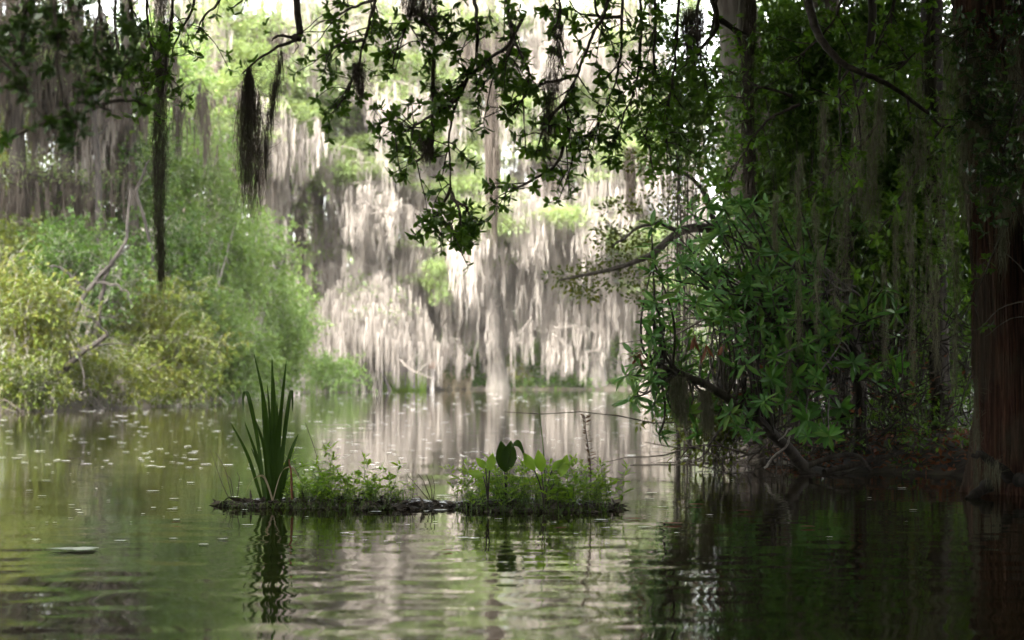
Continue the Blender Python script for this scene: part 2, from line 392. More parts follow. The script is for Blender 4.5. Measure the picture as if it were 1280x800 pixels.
def cypress(name, label, line, rad, Y, limbs=10, zmin=3., reach=4., bark=None, leaf_mat_=None, nleaf=5000, group=None, moss=12, leaf=.19, flare=1.6, top=24., spray=(1.5, 1.1, .35), limb_z=None, sprays=()):
    """far cypress: trunk along photo pixels (px, py, ...) then up out of the picture, limbs, sprays of foliage; remembers where moss may hang"""
    pts = [at(px, py, Y) for px, py in line]; b = pts[0].copy(); b[2] = -.1
    d = (pts[-1] - pts[0]); d = d / max(d[2], .5); tp = pts[-1] + np.array([d[0] * .5, d[1] * .5, 1]) * (top - pts[-1][2])
    P = curve([b] + pts[1:] + [tp], 40, .03); h = np.clip(P[:, 2] / top, 0, 1)
    root = thing(name, label, 'tree', b, group); mb = MB()
    rr = rad * (1 - .65 * h) * (1 + (flare - 1) * np.exp(-np.maximum(P[:, 2], 0) / .9))
    ang = np.arange(14) * 2 * math.pi / 14; ridge = 1 + .1 * np.sin(ang * 5 + U(0, 6))[None] * np.exp(-np.maximum(P[:, 2:3], 0) / 2) + rng.normal(0, .03, (40, 14))
    tube(mb, P, rr, 14, ridge=ridge)
    lb = mb; cl = []; hang = []
    for i in range(limbs):
        z = U(zmin, min(top - 1, 19)) if limb_z is None else limb_z[i]; s = P[np.argmin(np.abs(P[:, 2] - z))]
        a = U(-.9, .9) + (0 if rng.random() < .5 else math.pi); ln = reach * U(.45, 1.1)
        dirx = np.array([math.cos(a), math.sin(a) * .8 - .15, 0]); e = s + dirx * ln + np.array([0, 0, U(-.6, .5)])
        q = curve([s, s + dirx * ln * .45 + np.array([0, 0, U(.1, .7)]), e], 12, .06); tube(lb, q, np.linspace(1, .25, 12) * rad * .2, 6)
        for j in range(4):
            t = rng.integers(4, 12); s2 = q[t]; e2 = s2 + np.array([rng.normal(0, .8), rng.normal(0, .8), U(-.3, .4)])
            tube(lb, curve([s2, (s2 + e2) / 2 + np.array([0, 0, .15]), e2], 6, .03), np.linspace(1, .3, 6) * rad * .07, 5); cl.append((e2 + np.array([0, 0, .1]), np.array(spray) * U(.4, .8)))
        cl.append((q[-1], np.array(spray) * U(.5, 1.)))
        cl.append((q[7] + np.array([0, 0, .25]), np.array(spray) * U(.4, .8)))
        hang += [q[t] for t in range(2, 12)]
    if nleaf:
        fb = MB(); p, q = cloud(cl, int(nleaf * 1.9), .6); nleaf = len(p); q[:, 2] *= .25; leaves(fb, p, q + rng.normal(0, .35, q.shape) - np.array([0, 0, .12]), leaf * U(.6, 1.4, nleaf), NARROW, roll=.35)
        fb.build('crown', leaf_mat_ or M_far, root)
    if sprays:
        fb2 = MB(); wb2 = MB()
        for (sx, sy, rx, ry) in sprays:
            Ys = U(83.8, 88.) if Y > 85 else Y - 2; e = at(sx, sy, Ys); s0 = P[np.argmin(np.abs(P[:, 2] - e[2] - .3))]; q = curve([s0, (s0 + e) / 2 + np.array([0, 0, .3]), e], 12, .05); tube(lb, q, np.linspace(1, .3, 12) * .06, 5)
            R_ = np.array([rx / F * Ys * 1.1, 1., ry / F * Ys * 1.35]); cls = [(e + unit(rng.normal(0, 1, 3)) * R_ * U(.2, .9), R_ * np.array([.5, .6, .38])) for _ in range(7)]; m_ = int(rx * ry * 1.15) + 250
            p, q = cloud(cls, m_, .6); q[:, 2] *= .2; leaves(fb2, p, q + rng.normal(0, .4, q.shape) - np.array([0, 0, .12]), leaf * U(.5, 1.3, m_), NARROW, roll=.35)
            hang += [e + unit(rng.normal(0, 1, 3)) * R_ * .6 - np.array([0, 0, .1]) for _ in range(2)]
        fb2.build('sprays', leaf_mat_ or M_far, root)
    mb.build('trunk', bark or M_bark, root)
    hang = np.array(hang)
    MOSS_POINTS.append((label, hang[rng.permutation(len(hang))[:moss]] if moss else hang[:0]))
    return root


# ---------------------------------------------------------------- across the water: cypresses hung with moss
far = [
    # label, trunk line (photo px), radius, Y, bark
    ('pale cypress with flared base at mid far shore', [(622, 487), (620, 430), (621, 350), (620, 250), (616, 120)], .34, 88, M_barkp, dict(sprays=[(690,262,50,12),(650,285,30,12),(660,150,50,20),(640,90,50,22)], limbs=13, zmin=4.2, moss=24, nleaf=3800)),
    ('thick brown leaning cypress behind the moss draped shrub', [(482, 487), (474, 380), (464, 330), (452, 260), (440, 160)], .44, 91, M_barkb, dict(sprays=[(470,250,50,18),(440,215,40,16),(490,290,45,18),(430,130,60,25),(480,90,60,30),(420,60,60,30),(520,60,50,30),(450,180,40,14)], limbs=14, zmin=5.5, moss=26, nleaf=6200)),
    ('slim pale cypress close to the left of the flared pale cypress', [(606, 487), (605, 420), (603, 340), (590, 200)], .14, 90, M_barkp, dict(limbs=8, zmin=4, moss=14, nleaf=2600)),
    ('moss smothered cypress at right end of the far shore', [(748, 487), (746, 400), (742, 300), (750, 150)], .30, 89, M_barkp, dict(sprays=[(765,300,40,20),(770,190,45,25),(735,110,45,25)], limbs=12, zmin=3, moss=24, nleaf=2600)),
    ('far cypress between the flared one and right end', [(690, 487), (692, 400), (688, 280), (694, 120)], .27, 92, M_bark, dict(sprays=[(700,265,45,12),(720,210,40,14),(680,180,40,16),(740,150,50,20)], limbs=12, zmin=3, moss=24, nleaf=3200)),
    ('grey cypress over the far bright green grass', [(540, 487), (536, 400), (540, 280), (532, 120)], .26, 93, M_bark, dict(sprays=[(570,235,60,16),(590,262,50,18),(560,300,60,22),(600,320,40,20),(545,345,35,25),(500,215,40,14),(560,120,60,30),(520,160,45,20)], limbs=12, zmin=5, moss=22, nleaf=6500)),
    ('grey brown cypress at left end of far shore', [(405, 490), (402, 400), (398, 280), (404, 120)], .30, 90, M_bark, dict(sprays=[(375,265,35,14),(390,190,50,22),(380,130,60,30),(400,90,60,30),(360,60,50,30),(410,310,30,14)], limbs=12, zmin=5.5, moss=22, nleaf=6500)),
    ('slender cypress partly hidden by the right bank thicket', [(806, 487), (808, 400), (800, 280), (812, 120)], .2, 86, M_barkd, dict(sprays=[(800,190,50,30),(780,230,45,20),(830,150,40,30),(800,300,40,30)], limbs=10, zmin=4, moss=16, nleaf=3600)),
    ('tall cypress behind the left bank shrubs', [(282, 490), (278, 380), (268, 200), (270, 60)], .36, 82, M_barkb, dict(sprays=[(280,60,40,25),(250,100,35,20),(300,20,50,25)], limbs=11, zmin=8, moss=20, nleaf=4500)),
    ('tall cypress seen left of the big moss clump', [(236, 490), (238, 380), (230, 200), (232, 60)], .30, 86, M_barkb, dict(limbs=10, zmin=8.5, moss=16, nleaf=4200)),
    ('thin pale cypress right of the big moss clump', [(348, 490), (350, 380), (346, 200), (350, 60)], .24, 88, M_barkp, dict(sprays=[(345,30,60,30),(330,90,50,30),(355,110,40,20),(330,180,50,25)], limbs=11, zmin=7, moss=18, nleaf=6500)),
]
for lab, line, rad, Y, bark, kw in far:
    kw = dict(kw); kw['sprays'] = list(kw.get('sprays', ())) + [(line[2][0] + U(-55, 55), U(-25, 200 if j % 3 else 330), U(35, 65), U(16, 30)) for j in range(7)]
    cypress('cypress_tree', lab, line, rad, Y, bark=bark, group='cypresses on the far shore', **kw)
# the second row behind: their moss is one mass
n0 = len(MOSS_POINTS)
for i, px in enumerate([250, 320, 375, 430, 500, 575, 650, 720, 780, 850, 905]):
    Y = U(100, 118)
    cypress('cypress_tree', 'grey cypress in the second row deep behind the far shore', [(px, 480), (px + U(-8, 8), 300), (px + U(-14, 14), 100)], U(.2, .36), Y, limbs=11, zmin=2.5, reach=4.5,
            bark=[M_bark, M_barkb, M_barkp][i % 3], nleaf=4200, group='cypresses in the second row', moss=26, leaf=.2)
second = np.concatenate([h for _, h in MOSS_POINTS[n0:]]); MOSS_POINTS = MOSS_POINTS[:n0]

CURT = [curtain_mesh(U(.7, 1.9), U(2., 4.4), 190, .05, 'moss_curtain', M_moss) for _ in range(9)] + [curtain_mesh(U(.6, 1.3), U(1.6, 3.4), 170, .05, 'moss_curtain', M_mossd) for _ in range(5)]


def hang_moss(p, label, group, sc=1., zs=1., brown=.25):
    me = CURT[9 + rng.integers(5)] if rng.random() < brown else CURT[rng.integers(9)]
    o = bpy.data.objects.new('moss_curtain', me); C.objects.link(o); o.location = [float(a) for a in p]; o.rotation_euler = (0, 0, U(-.6, .6) + (math.pi if rng.random() < .5 else 0))
    s = sc * U(.75, 1.25); o.scale = (s, s, min(s * zs * U(.8, 1.25), (p[2] - .1) / 4.6 if p[2] < 4.6 else 9)); return tag(o, label, 'moss', group)


for lab, pts in MOSS_POINTS:
    short = lab if len(lab.split()) <= 9 else ' '.join(lab.split()[:9])
    for p in pts:
        hang_moss(p, 'moss on the ' + lab, 'moss curtains on the ' + short, 1.2)
mb = MB()
for p in second:
    for _ in range(2):
        k_ = 4; tassels(mb, p + np.stack([U(-1, 1, k_), rng.normal(0, .2, k_), U(-1.2, .1, k_)], 1), U(.6, 4, k_), 48, .07, .04, 5, .14)
tag(mb.build('hanging_moss', M_moss), 'mass of pale moss hanging in the trees deep behind the far shore', 'moss', kind='stuff')

# moss-draped shrub at the far shore
Y = 85.
b = at(455, 487, Y); b[2] = 0
root = thing('draped_shrub', 'domed shrub at far shore draped all over in pale grey moss', 'shrub', b)
mb = MB(); tips = []
for i in range(26):
    a = U(0, 2 * math.pi); rx = U(.5, 2.3); e = at(455, 487, Y) + np.array([math.cos(a) * rx, math.sin(a) * rx * .8, 1.2 + 3.4 * math.sqrt(max(0, 1 - (rx / 2.5) ** 2)) * U(.8, 1.05)])
    s = b + np.array([rng.normal(0, .35), rng.normal(0, .3), -.1]); q = curve([s, (s + e) / 2 + np.array([0, 0, .7]), e], 14, .05); tube(mb, q, np.linspace(.09, .02, 14), 6); tips += [q[13], q[10]]
    tube(mb, curve([e, e + np.array([math.cos(a) * .5, math.sin(a) * .4, -.1]), e + np.array([math.cos(a) * .8, math.sin(a) * .6, -.6])], 7, .03), np.linspace(.025, .008, 7), 4)
mb.build('stems', M_barkp, root)
fb = MB(); p, q = cloud([(t, np.array([.5, .5, .3])) for t in tips], 1500); leaves(fb, p, q, .14 * U(.6, 1.3, 1500)); fb.build('crown', M_lime, root)
for t in tips[:]:
    hang_moss(t, 'pale moss hanging over the domed shrub at far shore', 'moss over the domed shrub', .62, 1.0, .15)
mb = MB(); N_ = 3600; a = U(0, 6.28, N_); r_ = np.sqrt(U(0, 1, N_)); lob = 1 + .18 * np.sin(a * 5 + 1) + .1 * np.sin(a * 9)
dm = at(457, 487, Y) + np.stack([np.cos(a) * r_ * 2.5 * lob, np.sin(a) * r_ * 1.9 * lob, 1.0 + 3.6 * np.sqrt(np.maximum(0, 1 - r_ ** 2)) * U(.72, 1.04, N_) + .35 * np.sin(a * 7) * r_], 1)
dm[:, 2] += .4 * np.sin(dm[:, 0] * 2.7) * np.sin(dm[:, 1] * 3.1); moss_strands(mb, dm, np.minimum(U(.4, 1.7, N_) * (.6 + .6 * r_), np.maximum(dm[:, 2] - .1, .2)), .05, .07, 6)
tag(mb.build('moss_mantle', M_moss, loc=dm[0]), 'thick pale moss mantle covering the domed shrub at far shore', 'moss')
mb = MB(); q = curve([at(500, 450, 83.5), at(515, 462, 83), at(545, 476, 83)], 14, .03); tube(mb, q, np.linspace(.035, .015, 14), 6)
for j in (4, 8): tube(mb, curve([q[j], q[j] + np.array([.3, -.1, .3]), q[j] + np.array([.7, -.2, .5])], 7, .02), np.linspace(.03, .01, 7), 5)
tag(mb.build('fallen_branch', M_bark, loc=q[0]), 'bleached bare branch slanting from the moss draped shrub to the water', 'branch')
# marker post
b = at(540, 488, 86.5); b[2] = -.3
root = thing('marker_post', 'small white post with an orange top at far shore', 'post', b)
mb = MB(); h0 = at(540, 452, 86.5)[2]; tube(mb, [b, b + [0, 0, .3], [b[0] + .02, b[1], h0 - .3]], [.09, .09, .085], 10); mb.build('shaft', M_post, root)
mb = MB(); tube(mb, [[b[0] + .02, b[1], h0 - .3], [b[0] + .02, b[1], h0 - .28], [b[0] + .02, b[1], h0], [b[0] + .02, b[1], h0 + .01]], [.085, .13, .13, .01], 10); mb.build('cap', M_orange, root)


def tuft(name, label, px0, px1, py, Y, h, n, mat, cat='grass', w=.03, depth=1., lean=.3):
    x = at(0, py, Y); X = (U(px0, px1, n) - 640) / F * Y; yy = Y + U(-.5, .5, n) * depth; z = np.maximum(gz(X, yy), -.02)
    a = U(0, 6.28, n); ln = h * U(.4, 1.1, n); t = np.linspace(0, 1, 5)
    s = np.stack([X, yy, z], 1); dv = np.stack([np.cos(a), np.sin(a), 0 * a], 1)
    P = s[:, None] + dv[:, None] * (ln * U(.05, lean, n))[:, None, None] * (t ** 2)[None, :, None]; P[:, :, 2] += ln[:, None] * (t - .18 * t ** 3)
    mb = MB(); ribbons(mb, P, w * U(.6, 1.3, n)[:, None] * (1 - .85 * t ** 1.6)[None], np.stack([-np.sin(a), np.cos(a), 0 * a], 1))
    return tag(mb.build(name, mat, loc=(s[0][0], Y, 0)), label, cat, kind='stuff')


tuft('grass', 'bright green grass at foot of the moss draped shrub', 455, 532, 488, 87.2, .75, 2600, M_herb, w=.07, depth=2.2)
tuft('grass', 'dry straw coloured grass right of the marker post', 535, 590, 488, 88.9, .5, 420, M_straw, w=.05, depth=2.4, lean=.9)
# low draped branches along the far shore: their moss is one mass
mb = MB()
for i in range(620):
    px = U(215 if i > 420 else 372, 850); Yk = U(86.5, 97) if i > 130 else U(87.6, 96); z = .9 + (6 * U(0, 1) ** 1.5 if i < 130 else U(2, 16)); c0 = np.array([(px - 640) / F * Yk, Yk, z]); w_ = U(.25, 1.2); k_ = max(3, int(w_ * 7)); xo = np.sort(U(-w_, w_, k_))
    tp_ = c0 + np.stack([xo, rng.normal(0, .15, k_), -np.abs(xo) * U(-.3, .6) + rng.normal(0, .2, k_)], 1); tp_[:, 2] = np.maximum(tp_[:, 2], .5)
    tassels(mb, tp_, np.minimum(U(.3, 3.2, k_) * U(.3, 1.1), tp_[:, 2] - .05), 16 * k_, .04, .1, 6, .12)
    tubes(mb, curve(tp_, 10, .03)[None], np.full((1, 10), .025), 4)
for i in range(110):
    px = U(378, 835); Yk = U(86.2, 87.8); z = U(1.6, 10.5)
    if abs(px - 622) < 24 and z < 7.5: continue
    c0 = np.array([(px - 640) / F * Yk, Yk, z]); k_ = rng.integers(3, 8); w_ = .16 * k_; xo = np.sort(U(-w_, w_, k_))
    tp_ = c0 + np.stack([xo, rng.normal(0, .12, k_), -np.abs(xo) * U(-.2, .5) + rng.normal(0, .2, k_)], 1); tassels(mb, tp_, np.minimum(U(.4, 3.2, k_), tp_[:, 2] - .1), 18 * k_, .04, .1, 6, .12); tubes(mb, curve(tp_, 10, .03)[None], np.full((1, 10), .025), 4)
for i in range(260):
    if i % 5 == 0: bough_at = (U(310 if i > 190 else 390, 840), U(83.8, 88.5), 5.0 + 12.5 * U(0, 1) ** .85)
    px = bough_at[0] + rng.normal(0, 22); Yk = bough_at[1] + rng.normal(0, .5); z = bough_at[2] - abs(px - bough_at[0]) * .018 + rng.normal(0, .3); c0 = np.array([(px - 640) / F * Yk, Yk, z]); k_ = rng.integers(3, 8); w_ = .16 * k_; xo = np.sort(U(-w_, w_, k_))
    tp_ = c0 + np.stack([xo, rng.normal(0, .15, k_), -np.abs(xo) * U(-.2, .5) + rng.normal(0, .25, k_)], 1); tassels(mb, tp_, U(.35, 3.3, k_) * U(.4, 1.15), 22 * k_, .038, .2, 7, .17); tubes(mb, curve(tp_, 10, .03)[None], np.full((1, 10), .025), 4)
tag(mb.build('draped_branches', M_moss), 'mass of thin branches draped in pale moss all along the far shore', 'moss', kind='stuff')
mb = MB()
cl = [(np.array([U(-9.5, 8.5), U(90, 97), U(.2, 1.3)]), np.array([U(.6, 1.4), .8, U(.4, .9)])) for _ in range(80)] + [(np.array([U(-7, 7.5), U(88.3, 89.6), U(.1, .35)]), np.array([U(.4, .9), .4, U(.2, .45)])) for _ in range(110)]
p, q = cloud(cl, 24000, .5); leaves(mb, p, q + rng.normal(0, .7, q.shape), .13 * U(.6, 1.4, len(p))); tag(mb.build('undergrowth', M_mid), 'low green undergrowth behind the far waterline', 'undergrowth', kind='stuff')
# shrubs on the far shore and behind
fs = [('low shrub with yellowish leaves at far shore beside the pale flared trunk', 645, 470, 14, 22, 89, M_autumn), ('light green shrub on far shore above the straw grass', 588, 440, 50, 45, 94, M_lime),
      ('yellow green bush right behind the marker post', 556, 455, 26, 40, 92, M_autumn), ('pale green bush under the mossy cypresses between the flared trunk and right end', 670, 440, 30, 50, 99, M_lime),
      ('green shrub at the shore under moss at right end of the far bank', 722, 455, 40, 35, 97, M_mid), ('light green shrub at the right corner of the far bank', 808, 430, 50, 65, 92, M_lime),
      ('dark shrub in the gap right of the flared pale trunk', 648, 440, 24, 45, 101, M_mid), ('green undershrub behind the moss draped shrub', 440, 430, 60, 60, 99, M_mid), ('dense bush in the gap behind the marker post', 545, 420, 50, 60, 104, M_mid),
      ('tall pale green bush rising behind right end of the far bank', 850, 380, 60, 110, 98, M_lime), ('dark undergrowth bush far behind between two cypress trunks', 770, 440, 40, 50, 101, M_mid)]
for lab, cx, cy, rx, ry, Y, mat in fs:
    shrub('shrub', lab, 'shrub', cx, cy, rx, ry, Y, mat, .15, int(rx * ry * 1.4) + 500, k=16, group='shrubs along the far shore')
# deep woods behind it all
cl = []
for i in range(150):
    X = U(-34, 34); Yk = U(124, 150); z = U(0, 1) ** 1.5 * 22; cl.append((np.array([X, Yk, z + 1]), np.array([U(1.5, 3.5), U(1.5, 3), U(.8, 2.2)])))
for i in range(60):
    cl.append((np.array([U(-34, 34), U(122, 140), U(.5, 5)]), np.array([3, 2, 2.])))
mb = MB(); p, q = cloud(cl, 42000, .5); leaves(mb, p, q + rng.normal(0, .6, q.shape), .42 * U(.6, 1.4, len(p)), DIAMOND)
tag(mb.build('distant_woods', M_lime), 'pale green far woods beyond the cypresses', 'woods', kind='stuff')

# ---------------------------------------------------------------- left bank
lb = [('olive shrub with yellowing tips at the far left edge of the water', 25, 410, 75, 95, 48, M_autumn, .075, 9000), ('dark green shrub above the leaning trunk on the left bank', 95, 345, 80, 80, 53, M_mid, .08, 9000),
      ('yellow green shrub over the water left of the iris', 205, 425, 75, 70, 54, M_autumn, .075, 9000), ('low olive bush beneath the dark leaning trunk', 120, 468, 75, 42, 50.5, M_olive, .07, 6500),
      ('low leafy bush at the waterline right of the leaning trunk', 210, 484, 65, 26, 53.5, M_olive, .07, 4000), ('bright green bush at the water behind the iris', 295, 455, 55, 48, 63, M_lime, .09, 6500),
      ('soft light green bush behind and right of the iris', 348, 425, 38, 75, 73, M_lime, .11, 6500), ('light green small tree with loose crown above the iris', 305, 340, 62, 90, 71, M_lime, .11, 7000),
      ('yellow green tree crown left of the big moss clump', 240, 225, 80, 100, 64, M_lime, .1, 9500), ('leafy green tree in front of the left cypresses', 150, 235, 75, 95, 58, M_mid, .09, 8500),
      ('green shrub between forked trunk and the vine column', 195, 330, 65, 65, 57, M_mid, .085, 8000), ('pale yellow shrub on the shore under the light green trees', 412, 470, 30, 24, 80, M_lime, .1, 2600),
      ('dark olive tree at upper left behind the hanging moss', 30, 230, 85, 140, 62, M_olive, .1, 8000), ('tall light tree crown filling the top behind the big moss clump', 330, 130, 90, 110, 84, M_far, .13, 9000),
      ('shadowed shrub mass behind the forked trunk', 120, 400, 100, 80, 60, M_mid, .1, 8000), ('low bright shrub at the inlet behind the iris', 270, 480, 50, 22, 66, M_olive, .09, 2600)]
for lab, cx, cy, rx, ry, Y, mat, lf, n in lb:
    shrub('shrub' if cy > 300 else 'leafy_tree', lab, 'shrub' if cy > 300 else 'tree', cx, cy, rx, ry, Y, mat, lf * 1.35, int(n * 1.7), k=30, group='shrubs and trees on the left bank', woody=.012, lo=.2, hi=.42, stems=12)
for lab, cx, cy, rx, ry, Y, mat, lf, n in [('bushy green tree behind the forked tree on left bank', 75, 290, 75, 60, 58, M_mid, .1, 8000), ('yellow green tree above the left edge shrub', 20, 330, 60, 60, 54, M_olive, .09, 6500), ('light green tree between vine column and big moss clump', 262, 330, 55, 80, 66, M_lime, .11, 8000),
       ('lime green sapling crown at the inlet left of the iris', 250, 410, 55, 60, 62, M_lime, .1, 6500), ('tall dark tree behind everything in the upper left corner', 50, 90, 110, 120, 66, M_mid, .13, 16000), ('tall yellow green tree behind the vine column', 190, 110, 80, 110, 74, M_lime, .14, 9000), ('dim tree at far left rising behind the moss hung cypress', -40, 200, 80, 150, 66, M_mid, .13, 8000),
       ('light green tree left of the draped shrub', 365, 395, 26, 45, 78, M_lime, .12, 3000), ('green bush at the waterline left of the forked tree', 20, 480, 60, 36, 47.5, M_olive, .07, 4500)]:
    shrub('shrub' if cy > 300 else 'leafy_tree', lab, 'shrub' if cy > 300 else 'tree', cx, cy, rx, ry, Y, mat, lf * 1.35, int(n * 1.5), k=30, group='shrubs and trees on the left bank', lo=.2, hi=.42, stems=12)
# bare trunks
def bare(name, label, cat, lines, Y, bark, loc, group=None, twigs=6):
    mb = MB()
    for pts, r0, r1 in lines:
        q = curve([at(x, y, Y + dz) for x, y, dz in pts], 26, .012 * Y / 20); tube(mb, q, np.linspace(r0, r1, 26), 9)
        for _ in range(twigs):
            i = rng.integers(6, 26); d = unit(rng.normal(0, 1, 3) + np.array([0, 0, .5])); L = U(.3, 1.1) * Y / 40
            tube(mb, curve([q[i], q[i] + d * L * .5, q[i] + d * L + np.array([0, 0, U(-.2, .2)])], 7, .02), np.linspace(r1 * .5, r1 * .15, 7), 5)
    l = np.array(at(*loc, Y)); l[2] = max(0, l[2]); return tag(mb.build(name, bark, loc=l), label, cat, group)


bare('leaning_trunk', 'dark bare trunk leaning right over the left bank', 'tree', [([(52, 505, 0), (75, 468, -.3), (105, 438, -.5), (134, 418, -.8)], .11, .055), ([(134, 418, -.8), (120, 402, -1), (104, 392, -1.2)], .03, .015)], 48.5, M_black, (52, 505))
bare('forked_tree', 'grey forked tree bending right then up on left bank', 'tree', [([(70, 500, .3), (82, 425, 0), (108, 366, 0), (140, 330, 0), (157, 295, 0), (164, 235, 0)], .085, .03), ([(116, 440, .5), (124, 395, .3), (132, 350, .1), (141, 328, 0)], .06, .045),
     ([(108, 366, 0), (85, 340, -.2), (60, 330, -.4)], .05, .02), ([(118, 352, 0), (150, 358, -.3), (165, 380, -.4)], .04, .015)], 50.5, M_black, (70, 500))
bare('slim_trunk', 'slim pale upright trunk beside the forked tree', 'tree', [([(122, 500, 0), (119, 400, 0), (123, 290, 0), (118, 120, 0)], .12, .08)], 55, M_black, (122, 500))
bare('slim_trunk', 'thin crooked trunk in the yellow green shrub left of vine column', 'tree', [([(180, 505, 0), (178, 420, 0), (190, 330, 0), (172, 240, 0), (186, 200, 0)], .07, .03)], 55, M_black, (180, 505))
# moss-laden cypresses at far left
for lab, line, rad, kw in [('moss hung cypress at the left edge behind the olive shrub', [(22, 500), (24, 300), (18, 60)], .3, dict(moss=34)), ('cypress with brown moss above the dark green left shrub', [(85, 495), (80, 300), (88, 60)], .24, dict(moss=30)), ('third moss hung cypress on the left bank, behind the vine column', [(165, 495), (168, 300), (158, 60)], .2, dict(moss=20))]:
    cypress('cypress_tree', lab, line, rad, 57, limbs=14, zmin=4.5, reach=2.8, bark=M_barkd, nleaf=2500, leaf=.12, top=18, group='cypresses on the left bank', **kw)
for lab, pts in MOSS_POINTS[n0:]:
    for p in pts: hang_moss(p, 'moss on the ' + lab, 'moss curtains on the ' + ' '.join(lab.split()[:8]), .95, 1.1, .9)
for px, py, Y, s in [(215, 330, 60, .3), (232, 345, 66, .32), (306, 365, 69, .36), (318, 395, 69, .3), (165, 350, 55, .25), (60, 455, 47.8, .18), (105, 380, 52, .25), (330, 300, 74, .36), (260, 300, 66, .34), (145, 470, 50, .2), (275, 420, 64, .25), (195, 455, 53, .2)]:
    hang_moss(at(px, py, Y), 'moss wisp hanging in the shrubs of the left bank', 'moss wisps in the left bank shrubs', s, 1., .3)
# dark roots and mud edge on the left bank
mb = MB()
for i in range(34):
    px = U(-30, 300); Y = np.interp(px, [-30, 0, 200, 300], [45.5, 46.5, 53, 66]) + U(-.3, .6); s = at(px, 500, Y); s[2] = U(.1, .8); e = s + np.array([rng.normal(0, .8), U(-.9, .1), 0]); e[2] = -.1
    tube(mb, curve([s, (s + e) / 2 + np.array([0, 0, U(0, .35)]), e], 8, .03), np.linspace(.022, .008, 8), 5)
tag(mb.build('roots', M_twig), 'tangle of dark roots and dead twigs along the left waterline', 'roots', kind='stuff')

# ---------------------------------------------------------------- the floating island
def isl_h(X, Y):
    px = 640 + X / Y * F
    top = np.interp(px, [268, 285, 320, 400, 470, 530, 560, 600, 660, 720, 770, 790], [-.02, .012, .03, .045, .04, .035, .02, .035, .045, .035, .008, -.05])
    cy = np.interp(px, [270, 560, 770], [16.1, 15.9, 15.75]); hw = np.interp(px, [265, 300, 500, 560, 600, 740, 785], [.12, .36, .5, .34, .55, .6, .14])
    e = (Y - cy) / hw; n = .02 * np.sin(X * 23 + Y * 9) * np.sin(Y * 17 - X * 7) + .012 * np.sin(X * 51) * np.sin(Y * 47)
    return np.minimum((np.maximum(top, -.02) + .03) * np.clip(1 - e ** 4, -1.5, 1) - .03, top) + n * .7


tag(MB().add(*grid(np.arange(-2.5, 1.2, .02), np.arange(15., 16.9, .02), isl_h)).build('mud_island', M_mud, loc=(0, 0, 0)), kind='structure')


def zi(x, y): return max(float(isl_h(np.array(x), np.array(y))), 0.)


# iris
Yi = 15.95
root = thing('iris_clump', 'tall clump of dark green sword leaves at left end of the mud island', 'plant', at(340, 618, Yi))
BL = [[(338, 628), (335, 540), (328, 490), (317, 440)], [(341, 628), (341, 520), (340, 446)], [(345, 628), (350, 530), (358, 450)], [(348, 628), (356, 540), (364, 488), (366, 515)], [(333, 628), (322, 550), (313, 505), (308, 489), (304, 496), (304, 516)],
      [(328, 628), (310, 570), (288, 528)], [(350, 628), (362, 570), (373, 542)], [(336, 628), (330, 560), (318, 522)], [(343, 628), (345, 560), (352, 505)], [(339, 628), (333, 570), (326, 470)], [(346, 628), (351, 575), (362, 500)], [(334, 628), (324, 580), (306, 528)],
      [(342, 628), (340, 560), (334, 480)], [(347, 628), (348, 560), (346, 500)], [(337, 628), (337, 570), (330, 545)], [(340, 628), (344, 545), (342, 470)], [(331, 628), (326, 590), (314, 560)], [(349, 628), (354, 590), (362, 568)]]
for i, b in enumerate(BL):
    dy = U(-.09, .09); q = curve([at(x, y, Yi + dy + U(-.03, .03) * j) for j, (x, y) in enumerate(b)], 18); t = np.linspace(0, 1, 18)
    w = .033 * U(.8, 1.1) * np.minimum(1, .65 + t) * (1 - t ** 3.2) + .002; a = U(-.5, .5); side = np.array([math.cos(a), math.sin(a), 0])
    dn = np.array([-math.sin(a), math.cos(a), 0]); mb = MB(); v = np.stack([q - side * w[:, None] / 2, q + dn * w[:, None] * .16, q + side * w[:, None] / 2], 1).reshape(-1, 3); f = []
    for r in range(17):
        for c in range(2): f.append((r * 3 + c, r * 3 + c + 1, r * 3 + c + 4, r * 3 + c + 3))
    mb.add(v, f).build('leaf', M_iris, root)


def herb(name, label, h, nst, leaf, per, tpl, mat, spread=.12, group=None, stemr=.003, loc=(0, 0, 0)):
    root = thing(name, label, 'plant', loc, group); sb = MB(); fb = MB(); o = np.array(loc, float)
    for _ in range(nst):
        a = U(0, 6.28); L = h * U(.6, 1.05); s = o + np.append(rng.normal(0, spread * .4, 2), -.02); e = s + np.array([math.cos(a) * spread * U(.3, 1.3), math.sin(a) * spread * U(.3, 1.3), L])
        q = curve([s, (s + e) / 2 + np.append(rng.normal(0, .015, 2), .02), e], 14); tube(sb, q, np.linspace(1, .4, 14) * stemr, 5)
        for j in range(per):
            i = int(3 + (10.5 * j) / per); b = j * 2.4 + a; d = np.array([math.cos(b), math.sin(b), U(.1, .9)]); leaves(fb, q[i:i + 1], d[None], leaf * U(.6, 1.15), tpl, roll=.3)
        whorl(fb, q[-1], np.array([0, 0, 1.]), 4, leaf * .7, tpl, (20, 65))
    sb.build('stem', M_grass, root); fb.build('leaves', mat, root); return root


P0 = (0, 0, 0)
kinds = [herb('leafy_herb', None, .32, 5, .085, 8, LANCE, M_herb), herb('leafy_herb', None, .27, 6, .062, 9, OVAL, M_herb), herb('leafy_herb', None, .38, 4, .10, 8, LANCE, M_herb), herb('leafy_herb', None, .20, 7, .05, 8, LANCE, M_herb)]
used = set()


